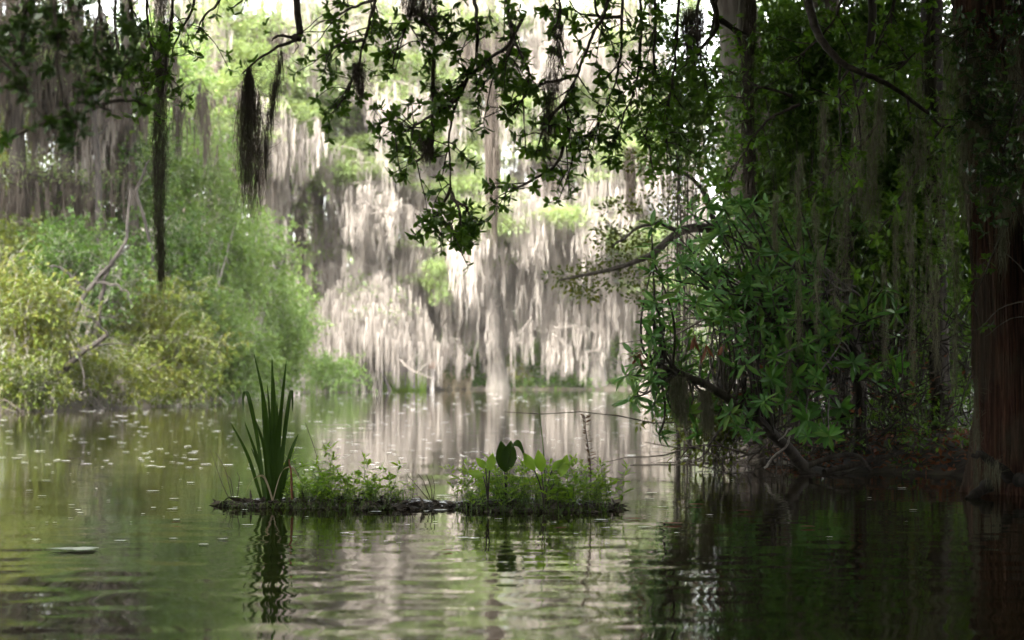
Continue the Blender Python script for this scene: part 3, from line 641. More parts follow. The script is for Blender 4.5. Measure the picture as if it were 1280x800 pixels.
def plant(kind, px, y, sc, label, group):
    X = (px - 640) / F * y; loc = (X, y, zi(X, y) - .005)
    if kind not in used:
        used.add(kind); r = kinds[kind]; r.location = loc; r.rotation_euler = (0, 0, U(0, 6)); r.scale = (sc,) * 3; tag(r, label, None, group)
    else:
        dup(kinds[kind], loc, U(0, 6), sc, label, group)


for i in range(22):
    px = U(366, 502); plant([3, 1, 0, 3][i % 4], px, U(15.65, 16.2), U(.7, 1.15), 'small bright leafy herb on the island between the iris and the bare mud', 'herbs beside the iris')
for px, y, sc in [(392, 16.1, 1.15), (405, 15.9, 1.0)]:
    plant(2, px, y, sc, 'taller pointed leaf herb rising just right of the iris', 'taller herbs right of the iris')
for i in range(34):
    px = U(572, 758); y = U(15.35, 16.15); e = 1 - abs(px - 665) / 190; plant([0, 1, 0, 2, 1, 3][i % 6], px, y, (.62 + .4 * e) * U(.8, 1.2), 'green leafy herb in the thick patch on right half of the island', 'herbs on the right half of the island')
plant(2, 766, 15.7, 1.0, 'lone leafy sprig standing apart at right tip of the island', None)


def broad(label, px, py0, y, lv, group=None, mat=None):
    root = thing('broad_leaf_plant', label, 'plant', at(px, py0, y), group); sb = MB(); fb = MB()
    for (x1, y1, x2, y2) in lv:
        b = at(px, py0, y); e = at(x1, y1, y); q = curve([b, (b + e) / 2 + [0, U(-.03, .03), .03], e], 12); tube(sb, q, np.linspace(.006, .004, 12), 6); t = at(x2, y2, y) - e; L = np.linalg.norm(t)
        leaves(fb, e[None], t[None], L, BROAD, up=np.array([[U(-.3, .3), -1, .35]]), roll=.1)
    sb.build('stem', M_barkd, root); fb.build('leaves', mat or M_iris, root)


broad('broad leaf plant with two dark leaves standing over the right herbs', 632, 628, 15.55, [(631, 590, 627, 551), (634, 588, 639, 551)])
mb = MB(); r = bpy.data.objects[[o.name for o in bpy.data.objects if o.name.startswith('broad_leaf_plant')][-1]]
q = curve([at(634, 580, 15.55), at(641, 556, 15.5), at(650, 556, 15.5), at(656, 572, 15.5)], 10); t = np.linspace(0, 1, 10); ribbons(mb, q[None], (.058 * np.sin(math.pi * np.clip(t, .04, .97)) + .004)[None], np.array([[.3, .6, .74]])); mb.build('leaf', M_iris, r)
broad('broad leaf plant with upright spoon leaves right of the two dark leaves', 680, 628, 15.45, [(668, 588, 655, 566), (677, 590, 673, 562), (690, 588, 704, 574), (702, 596, 708, 568)], mat=M_herb)
broad('low broad leaf plant at left of the right herbs', 610, 628, 15.4, [(607, 585, 595, 572), (612, 588, 616, 566), (604, 595, 585, 590)], mat=M_herb)
# tall rush stem, narrow plant, twigs
mb = MB(); q = curve([at(682, 620, 15.8), at(679, 560, 15.8), at(673, 505, 15.8)], 14); tube(mb, q, np.linspace(.007, .0025, 14), 6); tag(mb.build('rush_stem', M_grass, loc=q[0]), 'single tall thin rush stem rising from the right herbs', 'plant')
b = at(738, 622, 15.8); root = thing('narrow_leaf_plant', 'upright stalk with tiny dark narrow leaves near the right tip', 'plant', b); sb = MB(); fb = MB(); q = curve([b, at(738, 580, 15.8), at(733, 545, 15.8), at(731, 521, 15.8)], 30); tube(sb, q, np.linspace(.005, .002, 30), 5)
for i in range(6, 30):
    for s in (0, 1, 2): a = i * 2.1 + s * 2.1; leaves(fb, q[i:i + 1], np.array([[math.cos(a), math.sin(a), U(.3, .9)]]), U(.035, .06), LANCE)
sb.build('stem', M_barkd, root); fb.build('leaves', M_pink, root)
def sticks(name, label, lines, Y, mat, r=.005, cat='twig'):
    mb = MB()
    for l in lines:
        q = curve([at(x, y, Y) for x, y in l], 12, .003); tube(mb, q, np.linspace(r, r * .35, 12), 5)
    return tag(mb.build(name, mat, loc=at(*lines[0][0], Y)), label, cat)
sticks('dead_twigs', 'bare dark twigs sticking up from bare mud between the two herb patches', [[(538, 625), (530, 603), (522, 592)], [(540, 625), (538, 605), (532, 592)], [(542, 626), (543, 608), (540, 594)], [(536, 625), (520, 606), (508, 592)]], 15.9, M_twig)
sticks('dead_reed', 'short orange brown reed stub beside the iris base', [[(366, 624), (364, 590), (361, 575)]], 15.7, M_red, .012, 'reed')
sticks('dead_grass', 'thin dead grass stems at the left tip of the island', [[(290, 622), (282, 590), (270, 565)], [(292, 622), (288, 600), (280, 590)], [(286, 622), (276, 600), (262, 560)], [(296, 622), (299, 600), (296, 590)]], 16.1, M_twig, .004)
sticks('dead_stalk', 'leaning dark stem behind the herbs right of the iris', [[(402, 612), (394, 565), (382, 528)]], 16.2, M_twig, .005)
b_ = at(341, 626, 15.8); mb = MB(); q = curve([b_, at(352, 590, 15.75), at(366, 585, 15.7), at(376, 604, 15.66)], 14); t = np.linspace(0, 1, 14); ribbons(mb, q[None], (.028 * (1 - t ** 2.5) + .002)[None], np.array([[.5, -.6, .6]])); q = curve([b_, at(330, 596, 15.8), at(316, 600, 15.75), at(306, 618, 15.7)], 14); ribbons(mb, q[None], (.024 * (1 - t ** 2.5) + .002)[None], np.array([[.5, -.6, .6]]))
mb.build('dead_leaf', M_straw, [o for o in bpy.data.objects if o.name == 'iris_clump'][0])
# grass over the island
for lab, a, b_, y0, y1, h, n in [('short grass between the iris and the bare mud', 355, 508, 15.6, 16.25, .14, 420), ('short grass and sprouts under the right herbs', 568, 762, 15.3, 16.2, .16, 420)]:
    px = U(a, b_, n); y = U(y0, y1, n); X = (px - 640) / F * y; z = np.maximum(isl_h(X, y), -.01); an = U(0, 6.28, n); t = np.linspace(0, 1, 5); ln = h * U(.3, 1.1, n)
    P = np.stack([X, y, z], 1)[:, None] + np.stack([np.cos(an), np.sin(an), 0 * an], 1)[:, None] * (ln * U(.1, .6, n))[:, None, None] * (t ** 2)[None, :, None]; P[:, :, 2] += ln[:, None] * (t - .2 * t ** 3)
    mb = MB(); ribbons(mb, P, .007 * (1 - .8 * t)[None] * np.ones((n, 1)), np.stack([-np.sin(an), np.cos(an), 0 * an], 1)); tag(mb.build('grass', M_grass, loc=(X[0], y[0], 0)), lab, 'grass', kind='stuff')
n = 240; px = U(280, 772, n); px = px[(px < 500) | (px > 572)]; n = len(px); y = np.interp(px, [270, 560, 770], [16.1, 15.9, 15.75]) - np.interp(px, [265, 300, 500, 560, 600, 740, 785], [.12, .36, .5, .34, .55, .6, .14]) * U(.75, 1.05, n); X = (px - 640) / F * y; an = U(math.pi * 1.1, math.pi * 1.9, n); ln = U(.06, .2, n); t = np.linspace(0, 1, 5)
P = np.stack([X, y, np.maximum(isl_h(X, y), .0)], 1)[:, None] + np.stack([np.cos(an), np.sin(an), 0 * an], 1)[:, None] * (ln * U(.5, 1, n))[:, None, None] * t[None, :, None]; P[:, :, 2] += ln[:, None] * (1.3 * t - 1.5 * t ** 2); P[:, :, 2] = np.maximum(P[:, :, 2], -.01)
mb = MB(); ribbons(mb, P, .008 * (1 - .8 * t)[None] * np.ones((n, 1)), np.stack([-np.sin(an), np.cos(an), 0 * an], 1)); tag(mb.build('grass', M_grass, loc=(X[0], y[0], 0)), 'limp grass trailing from the front edge of the island into the water', 'grass', kind='stuff')
# bits of wet debris along the island's edge
n = 1700; px = U(272, 775, n); y = np.interp(px, [270, 560, 770], [16.1, 15.9, 15.75]) - np.interp(px, [265, 300, 500, 560, 600, 740, 785], [.12, .36, .5, .34, .55, .6, .14]) * U(.3, 1., n)
X = (px - 640) / F * y; p = np.stack([X, y, np.maximum(isl_h(X, y), 0) + .006], 1); d = rng.normal(0, 1, (n, 3)) * np.array([1, 1, .25]); mb = MB(); leaves(mb, p, d, U(.02, .13, n), NARROW); tag(mb.build('debris', M_twig), 'dead leaf scraps along the muddy edge of the island', 'debris', kind='stuff')

# specks and petals on the water
n = 1500; px = U(0, 1200, n); py = 492 + (U(0, 1, n) ** 1.6) * 190; Y = 2824 / (py - 455); X = (px - 640) / F * Y; ok = (pond_dist(X, Y) < -.3) & ((px < 860) | (U(0, 1, n) < .15)) & ((py < 585) | (U(0, 1, n) < .35)); X, Y = X[ok], Y[ok]; n = len(X)
mb = MB(); a = np.arange(6) * math.pi / 3; r = U(.006, .02, n) * (.8 + Y / 22); v = np.stack([X[:, None] + np.cos(a) * r[:, None] * U(.8, 2.2, n)[:, None], Y[:, None] + np.sin(a) * r[:, None], .008 + 0 * X[:, None] + 0 * a], -1)
i = (np.arange(n) * 6)[:, None]; f = np.concatenate([i + np.array([0, 1, 2, 3]), i + np.array([0, 3, 4, 5])]); mb.add(v, f); tag(mb.build('floating_petals', M_white), 'tiny white petals and flecks drifting on the water', 'petals', kind='stuff')

def pad(name, label, px, py, rx, ry, mat, cat, group=None, z=.012):
    Y = 2824 / (py - 455); c = at(px, py, Y); c[2] = z; k = 18; a = np.arange(k) * 2 * math.pi / k; w1 = 1 + .25 * np.sin(a * 3 + U(0, 6)) + .15 * np.sin(a * 7 + U(0, 6)); o = np.stack([np.cos(a) * rx * w1, np.sin(a) * ry * w1, 0 * a], 1)
    v = np.concatenate([c + o, c + o * .5 + [0, 0, .004], c[None] + [0, 0, .005]]); i = np.arange(k); j = (i + 1) % k
    f = np.concatenate([np.stack([i, j, j + k, i + k], 1), np.stack([i + k, j + k, np.full(k, 2 * k), np.full(k, 2 * k)], 1)[:0]]); f = np.concatenate([f, np.stack([i[::2] + k, (i[::2] + 1) % k + k, (i[::2] + 2) % k + k, np.full(k // 2, 2 * k)], 1)])
    return tag(MB().add(v, f).build(name, mat, loc=c), label, cat, group)


pad('water_film', 'pale patch of scum floating on dark water at lower left', 96, 688, .13, .09, M_scum, 'film')
for px, py, r in [(842, 656, .07), (792, 650, .06), (872, 632, .06), (700, 662, .04), (930, 640, .05), (560, 690, .03), (220, 655, .035), (1010, 660, .05)]:
    pad('floating_leaf', 'dead brown leaf floating flat on the dark water', px, py, r, r * .45, M_red, 'leaf', 'dead leaves floating on the water')
# ---------------------------------------------------------------- right bank
# great red cypress at the right edge
Yb = 17.6
cl_ = [(1308, 640), (1305, 600), (1300, 450), (1290, 250), (1278, 100), (1266, 0), (1230, -280)]
P = curve([at(x, y, Yb) for x, y in cl_] + [at(1170, -700, Yb)], 90)
b = at(1293, 618, Yb); b[2] = 0; root = thing('great_cypress', 'massive reddish cypress trunk with stringy bark at right edge', 'tree', b)
ns = 220; ang = np.arange(ns) * 2 * math.pi / ns; rid = np.zeros((90, ns))
for k in range(26):
    f_ = rng.integers(4, 46); rid += .30 / (f_ ** .75 + 2) * np.sin(f_ * ang + U(0, 6) + np.cumsum(rng.normal(0, .10, 90))[:, None] * 1.3)
for k in range(30):
    f_ = rng.integers(30, 100); rid += .011 * np.sin(f_ * ang + U(0, 6) + np.cumsum(rng.normal(0, .25, 90))[:, None]) * U(.3, 1)
rid = rid + .11 * np.sin(ang * 6 + .7 + .25 * np.sin(ang * 2))[None] * np.exp(-np.maximum(P[:, 2:3], 0) / 1.1)
rid = 1 + 1.15 * rid - .05 * np.abs(np.sin(ang * 9 + np.cumsum(rng.normal(0, .05, 90))[:, None]))
rad = .54 * (1 - .028 * np.maximum(P[:, 2], 0)) * (1 + .14 * np.exp(-np.maximum(P[:, 2], 0) / .35)); mb = MB(); tube(mb, P, rad, ns, ridge=rid); mb.build('trunk', M_barkr, root)
mb = MB()
for l, r0, r1 in [([(1262, 598, 16.95), (1244, 580, 16.8), (1228, 570, 16.75), (1216, 571, 16.7)], .05, .018), ([(1275, 600, 16.9), (1290, 604, 16.7), (1306, 622, 16.6)], .06, .03), ([(1238, 606, 17.05), (1222, 616, 16.9), (1208, 626, 16.8)], .06, .025)]:
    q = curve([at(*a) for a in l], 16, .014); tube(mb, q, np.linspace(r0, r1, 16) * U(.85, 1.15, 16), 9)
mb.build('root', M_black, root)
crown_cl = [(np.array([U(3.5, 12), U(10, 30), U(9, 12)]), np.array([2.2, 2.2, 1.])) for _ in range(40)]
mb = MB(); p, q = cloud(crown_cl, 16000); leaves(mb, p, q, .4 * U(.7, 1.3, len(p))); mb.build('crown', M_dark, root)


def trunk_tree(name, label, line, r0, r1, Y, bark, cl, n, mat, leaf=.3, sides=26):
    P = curve([at(x, y, Y) for x, y in line], 50, .01); P[0, 2] = -.15; b = P[0].copy(); b[2] = 0; root = thing(name, label, 'tree', b)
    rid = 1 + .07 * np.sin(np.arange(sides) * 2 * math.pi / sides * 7 + np.cumsum(rng.normal(0, .1, 50))[:, None]) + rng.normal(0, .015, (50, sides)); mb = MB(); t = np.linspace(0, 1, 50)
    tube(mb, P, (r0 + (r1 - r0) * t) * (1 + .5 * np.exp(-np.maximum(P[:, 2], 0) / .5)), sides, ridge=rid); mb.build('trunk', bark, root)
    if cl:
        mb = MB(); p, q = cloud(cl, n); leaves(mb, p, q, leaf * U(.7, 1.3, n)); mb.build('crown', mat, root)
    return root


trunk_tree('cypress_tree', 'grey brown cypress behind the big leaved bush, vine on trunk', [(957, 580), (955, 500), (946, 280), (926, 60), (915, -60), (900, -500)], .30, .2, 24.3, M_bark, [(np.array([U(1, 7), U(21, 30), U(8.5, 12)]), np.array([2, 2, 1.])) for _ in range(16)], 6000, M_dark)
trunk_tree('cypress_tree', 'forked grey cypress trunk high behind the right thicket', [(1062, 560), (1050, 300), (1036, 100), (1030, -60), (1036, -500)], .26, .18, 28, M_bark, [(np.array([U(3, 10), U(25, 36), U(9, 13)]), np.array([2, 2, 1.])) for _ in range(16)], 6000, M_dark)
trunk_tree('slim_trunk', 'thin dark moss covered trunk right of the grey brown cypress', [(948, 585), (944, 400), (938, 200), (930, 60), (928, -200)], .07, .05, 23.2, M_barkd, None, 0, None)
trunk_tree('slim_trunk', 'thin dark sapling trunk standing in the right tangle', [(1072, 575), (1076, 500), (1066, 420), (1060, 330), (1068, 200), (1090, 40), (1090, -80)], .06, .04, 21.6, M_barkd, None, 0, None)
trunk_tree('slim_trunk', 'moss wrapped pale trunk left of the great red cypress', [(1180, 560), (1172, 350), (1168, 180), (1165, 40), (1160, -200)], .1, .12, 22.5, M_barkd, None, 0, None)

# big-leaved bush over the water
b = np.array([3.1, 21.6, .1]); root = thing('rhododendron_bush', 'glossy big leaved bush leaning out over the water at right', 'shrub', b)
wb = MB(); fb = MB(); db = MB()
low = curve([at(1012, 592, 20.7), at(985, 560, 20.4), at(930, 512, 20), at(880, 482, 19.7), at(838, 462, 19.5), at(815, 452, 19.4)], 30, .012); tube(wb, low, np.linspace(.065, .022, 30), 10)
LANCES = [leaf_template([(0, .015), (.3, w_), (.6, w_ * 1.2), (.85, w_ * .65), (1, .008)], .05, d_) for w_, d_ in ((.10, .1), (.12, .35), (.14, .2), (.09, .55))]
tips = [(782, 470), (790, 440), (800, 455), (812, 470), (795, 490), (822, 450), (785, 500), (820, 420), (835, 400), (815, 385), (845, 375), (830, 345), (850, 330), (868, 345), (860, 310), (880, 300), (900, 290), (888, 330), (905, 345), (870, 380), (890, 400), (915, 385), (930, 350), (940, 320),
        (925, 300), (955, 345), (965, 380), (950, 410), (930, 430), (905, 440), (880, 450), (860, 420), (985, 350), (1000, 380), (990, 410), (975, 440), (1010, 430), (995, 470), (960, 470), (930, 480), (1020, 350), (1030, 390), (1000, 320), (970, 300), (945, 280), (1040, 420), (920, 270), (905, 260), (975, 500), (1020, 470), (895, 470)]
tips += [(float(np.clip(rng.normal(945, 80), 815, 1120)), float(np.clip(rng.normal(395, 75), 255, 545))) for _ in range(210)]
for (x, y) in tips:
    Y = U(19.0, 21.2) if x > 830 else U(18.9, 19.7); e = at(x, y, Y)
    j = low[np.clip(int(29 - (x - 800) / 7.2), 8, 29)] if y > 380 and x < 960 else b + np.array([U(-.4, .5), U(-.4, .4), U(.6, 1.8)])
    if x < 830: j = low[rng.integers(22, 30)]
    mid = (j + e) / 2 + np.array([U(-.1, .1), U(-.1, .1), U(-.15, .05)]); q = curve([j, mid, e], 12, .012); tube(wb, q, np.linspace(.014, .006, 12), 6)
    ax = unit(e - mid) + np.array([-.1, -.35, .6]); whorl(fb, e, ax + rng.normal(0, .35, 3), rng.integers(5, 12), U(.09, .19), LANCES[rng.integers(4)], (35, 105))
    if rng.random() < .5: whorl(fb, q[9], ax, 5, .17, LANCE, (60, 100))
wb.build('stems', M_barkd, root); fb.build('leaves', M_rhodo, root)
for (x, y, n) in [(800, 440, 4), (868, 425, 5), (882, 434, 4), (902, 432, 3)]:
    whorl(db, at(x, y, 19.2), np.array([0, 0, -1.]), n, .16, LANCE, (10, 50))
db.build('dead_leaves', M_red, root)

# leafy small trees of the dark thicket
th = [('dark small leaved tree filling the gap behind the big leaved bush', 1010, 250, 100, 110, 23.5, M_thick, .085, 4800), ('leafy branchy tree in front of the grey cypress trunk, upper right', 1000, 100, 75, 90, 22.5, M_thick, .085, 3400), ('dark leafy tree left of the great red cypress', 1130, 230, 80, 130, 22.5, M_thick, .08, 5200),
      ('shadowed shrub in the tangle under the dark leafy tree', 1110, 400, 90, 60, 23, M_thick, .075, 3600), ('leafy shrub hanging low between the big leaved bush and red trunk', 1050, 320, 70, 80, 22, M_thick, .08, 3200), ('brighter green shrub at top of the right bank', 1100, 50, 70, 70, 26, M_thick, .09, 3200),
      ('dim shrub right of the red cypress trunk', 1290, 120, 90, 160, 20.5, M_thick, .08, 4000), ('thin leafy shrub at the water edge under the big leaved bush', 900, 520, 60, 38, 21.5, M_olive, .06, 1500), ('shadowy bushes far back in the thicket', 1150, 330, 130, 160, 30, M_thick, .13, 5200),
      ('lighter leafy tree left of the grey brown cypress trunk', 855, 130, 50, 120, 27, M_thick, .08, 2600), ('dense back shrub behind the grey brown cypress', 1000, 330, 110, 170, 31, M_thick, .12, 5200)]
for lab, cx, cy, rx, ry, Y, mat, lf, n in th:
    shrub('leafy_tree' if cy < 300 else 'shrub', lab, 'tree' if cy < 300 else 'shrub', cx, cy, rx, ry, Y, mat, lf * 1.15, int(n * 1.9), k=30, group='dark thicket on the right bank', tpl=OVAL_LO, stem_mat=M_barkd, woody=.008, lo=.18, hi=.4, stems=4, depth=.8)
for lab, cx, cy, rx, ry, Y in [('dense shadowy tree far behind the grey brown cypress', 1010, 120, 95, 150, 36), ('dense shadowy tree behind the dark leafy tree on the right', 1180, 130, 110, 170, 35), ('broad dark tree at the back of the right thicket', 1110, 260, 120, 150, 38), ('dark tree beyond the right edge behind the red trunk', 1310, 180, 110, 200, 30), ('low dark bushes closing the back of the right bank', 1130, 420, 150, 70, 33)]:
    shrub('leafy_tree' if cy < 400 else 'shrub', lab, 'tree' if cy < 400 else 'shrub', cx, cy, rx, ry, Y, M_thick, .2, 9001, k=34, group='dark thicket on the right bank', stem_mat=M_barkd, woody=.01, stems=4)
# mid-distance arching limb left of the thicket
root = bare('arching_tree', 'slender tree arching left over the water behind the big leaved bush', 'tree', [([(1000, 540, 0), (975, 420, 0), (940, 320, 0), (896, 286, -.5), (850, 290, -1), (815, 318, -1.4), (770, 335, -1.8), (700, 350, -2.2)], .13, .015), ([(850, 290, -1), (820, 278, -1.2), (790, 290, -1.5), (765, 310, -1.7)], .04, .012),
      ([(896, 286, -.5), (880, 240, -.6), (850, 215, -.8), (800, 200, -1)], .05, .012)], 31, M_barkd, (1000, 540), twigs=9)
fb = MB(); cl = [(at(x, y, 30), np.array([.32, .3, .16])) for x, y in [(705, 345), (725, 350), (745, 330), (770, 320), (790, 300), (800, 330), (820, 345), (760, 290), (775, 350), (815, 300), (830, 270), (800, 250), (770, 260), (840, 240), (820, 215), (790, 200), (860, 200), (850, 260), (735, 365), (870, 240), (760, 300), (805, 370), (840, 320)]]
p, q = cloud(cl, 2400); leaves(fb, p, q + rng.normal(0, .5, q.shape), .075 * U(.7, 1.3, 2400), DIAMOND); fb.build('leaves', M_olive, root)
# tangle of twigs, roots and logs in the shade
n = 900; px = U(870, 1230, n); py = U(395, 585, n); Y = U(20.6, 24, n); s = np.stack([(px - 640) / F * Y, Y, CZ + (HZ - py) / F * Y], 1); d = rng.normal(0, 1, (n, 3)) * np.array([1, .5, .8]); L = U(.3, 1.3, n)
t = np.linspace(0, 1, 6); Pq = s[:, None] + d[:, None] * (L[:, None, None] * t[None, :, None]) * .6 + np.cumsum(rng.normal(0, .035, (n, 6, 3)), 1); Pq[:, :, 2] = np.maximum(Pq[:, :, 2], .0)
mb = MB(); tubes(mb, Pq, (U(.004, .014, n)[:, None] * np.linspace(1, .4, 6)[None]), 4); tag(mb.build('undergrowth', M_barkd), 'dense tangle of bare brown twigs in shade under the right bank trees', 'undergrowth', kind='stuff')
def log(label, line, Y, r0, r1, bark, name='log', cat='log'):
    q = curve([at(x, y, Y + dz) for x, y, dz in line], 22, .012); mb = MB(); tube(mb, q, np.linspace(r0, r1, 22), 9); return tag(mb.build(name, bark, loc=q[0]), label, cat)
log('pale thin log lying along the right bank waterline', [(1030, 590, 0), (1080, 578, .2), (1140, 560, .5), (1190, 540, .9)], 20.6, .03, .015, M_barkd)
log('bleached curly root rising beside the low bush branch', [(955, 585, 0), (985, 552, -.1), (988, 535, -.2), (975, 552, -.3)], 20.2, .012, .006, M_twigp, 'root', 'root')
log('dark root arching left of the thin sapling', [(1000, 590, 0), (1035, 572, 0), (1070, 570, .1), (1090, 590, .1)], 20.6, .03, .02, M_barkd, 'root', 'root')
sticks('dead_branch', 'thin bare dead branch reaching left low over the water', [[(935, 568), (890, 556), (850, 560), (806, 553)], [(890, 556), (870, 575), (820, 578)], [(880, 557), (878, 590)], [(860, 559), (845, 580)], [(905, 560), (880, 540)]], 20.8, M_twig, .012, 'branch')
sticks('dead_branch', 'pale curved twigs crossing in front of the red trunk', [[(1290, 375), (1250, 385), (1225, 410), (1205, 412)], [(1290, 395), (1260, 400), (1232, 420)], [(1285, 345), (1262, 320), (1240, 308)]], 16.7, M_bark, .006, 'branch')
n = 1500; X = U(2.3, 6.6, n); Yk = U(19.5, 25, n); z = gz(X, Yk); ok = z > -.05; X, Yk, z = X[ok], Yk[ok], z[ok]; n = len(X); mb = MB(); cl = [(np.array([X[i], Yk[i], z[i] + U(.05, .6)]), np.array([.16, .16, .12])) for i in range(0, n, 6)]; p, q = cloud(cl, 7000); leaves(mb, p, q + rng.normal(0, .6, q.shape), .055 * U(.6, 1.4, 7000), OVAL_LO)
tag(mb.build('ground_cover', M_thick), 'low leafy growth and sprouts on the shaded right bank', 'ground cover', kind='stuff')
# dead leaves among the tangle
n = 5200; p = np.stack([U(2.2, 6.8, n), U(18.5, 25, n), np.zeros(n)], 1); p[:, 2] = gz(p[:, 0], p[:, 1]) + U(0, .03, n); p = p[p[:, 2] > .02]; k_ = 220; p = np.concatenate([p, np.stack([(U(900, 1210, k_) - 640) / F * 21.5, U(20.3, 22.5, k_), U(.2, 1.3, k_)], 1)]); n = len(p)
mb = MB(); leaves(mb, p, rng.normal(0, 1, (n, 3)) * np.array([1, 1, .35]), U(.05, .11, n), OVAL_LO); tag(mb.build('dry_leaves', M_red), 'scattered dry brown leaves caught in the right bank tangle', 'leaves', kind='stuff')

# ---------------------------------------------------------------- moss hanging near
def column(label, line, Y, prof, n, sl, rw, mat, group=None, wig=.12, cat='moss'):
    """moss along a hanging line; prof = half width in photo px from top to tip"""
    q = curve([at(x, y, Y) for x, y in line], 60); tp = np.linspace(0, 1, 60); t = U(0, 1, n) * max(.3, 1 - .75 * sl / np.linalg.norm(q[-1] - q[0])); w = np.interp(t, np.linspace(0, 1, len(prof)), prof) / F * Y
    c = np.stack([np.interp(t, tp, q[:, i]) for i in range(3)], 1); a = U(0, 6.28, n); rr = np.sqrt(U(0, 1, n)) * w
    st = c + np.stack([np.cos(a) * rr, np.sin(a) * rr, 0 * a], 1); bot = q[-1, 2]; ln = sl * U(.3, 1.2, n); ln *= np.where(rng.random(n) < .12, 1.3, 1)
    mb = MB(); moss_strands(mb, st, ln, rw, wig, 8); m2 = n // 2; i = rng.integers(0, n, m2); d = rng.normal(0, 1, (m2, 3)); P = st[i][:, None] + d[:, None] * np.linspace(0, .045, 4)[None, :, None] + rng.normal(0, .008, (m2, 4, 3)); ribbons(mb, P, np.full((m2, 4), rw * .7), unit(rng.normal(0, 1, (m2, 3))))
    return tag(mb.build('moss_clump', mat, loc=q[0]), label, cat, group)


column('big dark tapered moss clump hanging at upper left centre', [(311, 84), (312, 150), (315, 292)], 13, [2, 5, 12, 16, 17, 15, 13, 9, 4], 1100, .36, .0026, M_mossk, wig=.22)
column('thin moss wisp hanging just right of the big dark clump', [(352, 62), (342, 110), (334, 155), (331, 240)], 13, [5, 4, 3, 4, 3, 2], 300, .2, .003, M_mossk)
column('long moss covered vine hanging down the left third of the picture', [(203, -30), (201, 100), (199, 220), (202, 362)], 13.5, [10, 10, 9, 10, 10, 8, 5, 3], 1900, .17, .0028, M_mossk, wig=.35)
column('dark thin vine wrapped in moss hanging in the middle oak foliage', [(544, -20), (542, 60), (541, 120), (540, 205)], 12.4, [3, 3.2, 3, 2, 2], 500, .12, .003, M_mossk, wig=.2)
column('greyish moss clump hanging amid the middle oak leaves', [(700, 30), (690, 90), (686, 140), (684, 192)], 12.6, [5, 10, 11, 7, 5, 3], 560, .18, .003, M_mossk, wig=.35)
column('short dark moss tuft under the left end of the middle oak', [(447, 78), (449, 100), (450, 122)], 12, [8, 9, 6, 2], 420, .06, .003, M_mossk, wig=.2)
column('dark moss tuft within the lower middle oak cluster', [(532, 165), (534, 185), (533, 205)], 12.3, [9, 9, 4], 420, .06, .003, M_mossk, wig=.2)
column('dark moss bundle at the top of the picture right of centre', [(866, 10), (865, 40), (862, 90)], 14, [14, 16, 10, 5], 900, .14, .0032, M_mossk, wig=.15)
column('dark moss bundle at the top in the middle oak', [(520, -10), (522, 10), (524, 28)], 12.2, [22, 20, 8], 700, .07, .003, M_mossk, wig=.2)
column('long brown moss column hanging before the far cypresses', [(613, 88), (615, 180), (617, 290)], 46, [6, 8, 9, 9, 8, 5, 2], 900, .9, .018, M_mossd, wig=.05)
column('smaller brown moss column hanging right of the long one', [(787, 185), (788, 220), (789, 268)], 44, [6, 7, 6, 2], 420, .6, .018, M_mossd, wig=.05)
column('dark mossy vine hanging against the grey brown cypress', [(938, -20), (934, 90), (936, 200), (940, 262)], 22, [8, 9, 8, 7, 6], 1500, .3, .006, M_mossk, wig=.12)
R = [(1045, 175, 430, 8), (1020, 250, 430, 6), (1000, 300, 440, 5), (1090, 160, 300, 16), (1075, 110, 260, 14), (1120, 260, 420, 7), (1135, 180, 330, 12), (1160, 150, 420, 12), (1180, 120, 330, 14), (1150, 60, 220, 16), (1105, 330, 460, 6), (1205, 150, 300, 12), (1230, 100, 260, 18), (1215, 30, 180, 22), (1190, 20, 160, 18),
     (1255, 200, 340, 14), (1240, 60, 250, 20), (1268, 40, 280, 18), (1210, 70, 240, 16), (1000, 190, 320, 8), (1060, 210, 380, 9), (1030, 120, 240, 7), (970, 240, 330, 5), (1140, 300, 470, 7), (1195, 300, 500, 7), (1170, 330, 470, 6), (985, 400, 520, 6), (1100, 100, 200, 10)]
for x, y0, y1, w in R:
    column('grey green moss strand hanging over the right bank thicket', [(x, y0), (x + U(-3, 3), (y0 + y1) / 2), (x + U(-3, 3), y1)], (U(18.4, 20.5) if x < 1190 else U(16.4, 16.9)), list(w * U(.25, 1.1, 4)) + [w * .2], int(70 + w * 16), .26, .0042, M_mossg, 'moss strands over the right thicket', wig=.32)
column('moss beard hanging from the low bush branch at its outer end', [(848, 470), (850, 500), (853, 535)], 19.4, [10, 13, 10, 4], 700, .16, .005, M_mossg)
column('moss beard hanging from the low bush branch midway', [(880, 488), (884, 515), (886, 545)], 19.6, [8, 10, 8, 3], 520, .16, .005, M_mossg)
column('pale moss fringe on left flank of the red trunk near the water', [(1220, 470), (1220, 540), (1222, 612)], 17.15, [2, 4, 5, 4], 320, .14, .004, M_mossg)
column('pale moss fringe below the red trunk root', [(1240, 575), (1240, 590), (1240, 618)], 16.72, [9, 12, 8], 170, .12, .003, M_mossg)

# ---------------------------------------------------------------- overhanging oaks
def oak(name, label, base, limbs):
    b = np.array(base, float); b[2] = max(float(gz(b[0], b[1])), -.3); root = thing(name, label, 'tree', b); mb = MB(); top = limbs[0][0][0]
    tube(mb, curve([b - [0, 0, .4], b + [.1, .1, 2.2], np.array(top)], 24, .03), np.linspace(.42, .2, 24), 16); mb.build('trunk', M_barkd, root)
    for pts, r in limbs:
        mb = MB(); tube(mb, curve(pts, 30, .04), np.linspace(r, r * .35, 30), 10); mb.build('limb', M_barkd, root)
    return root


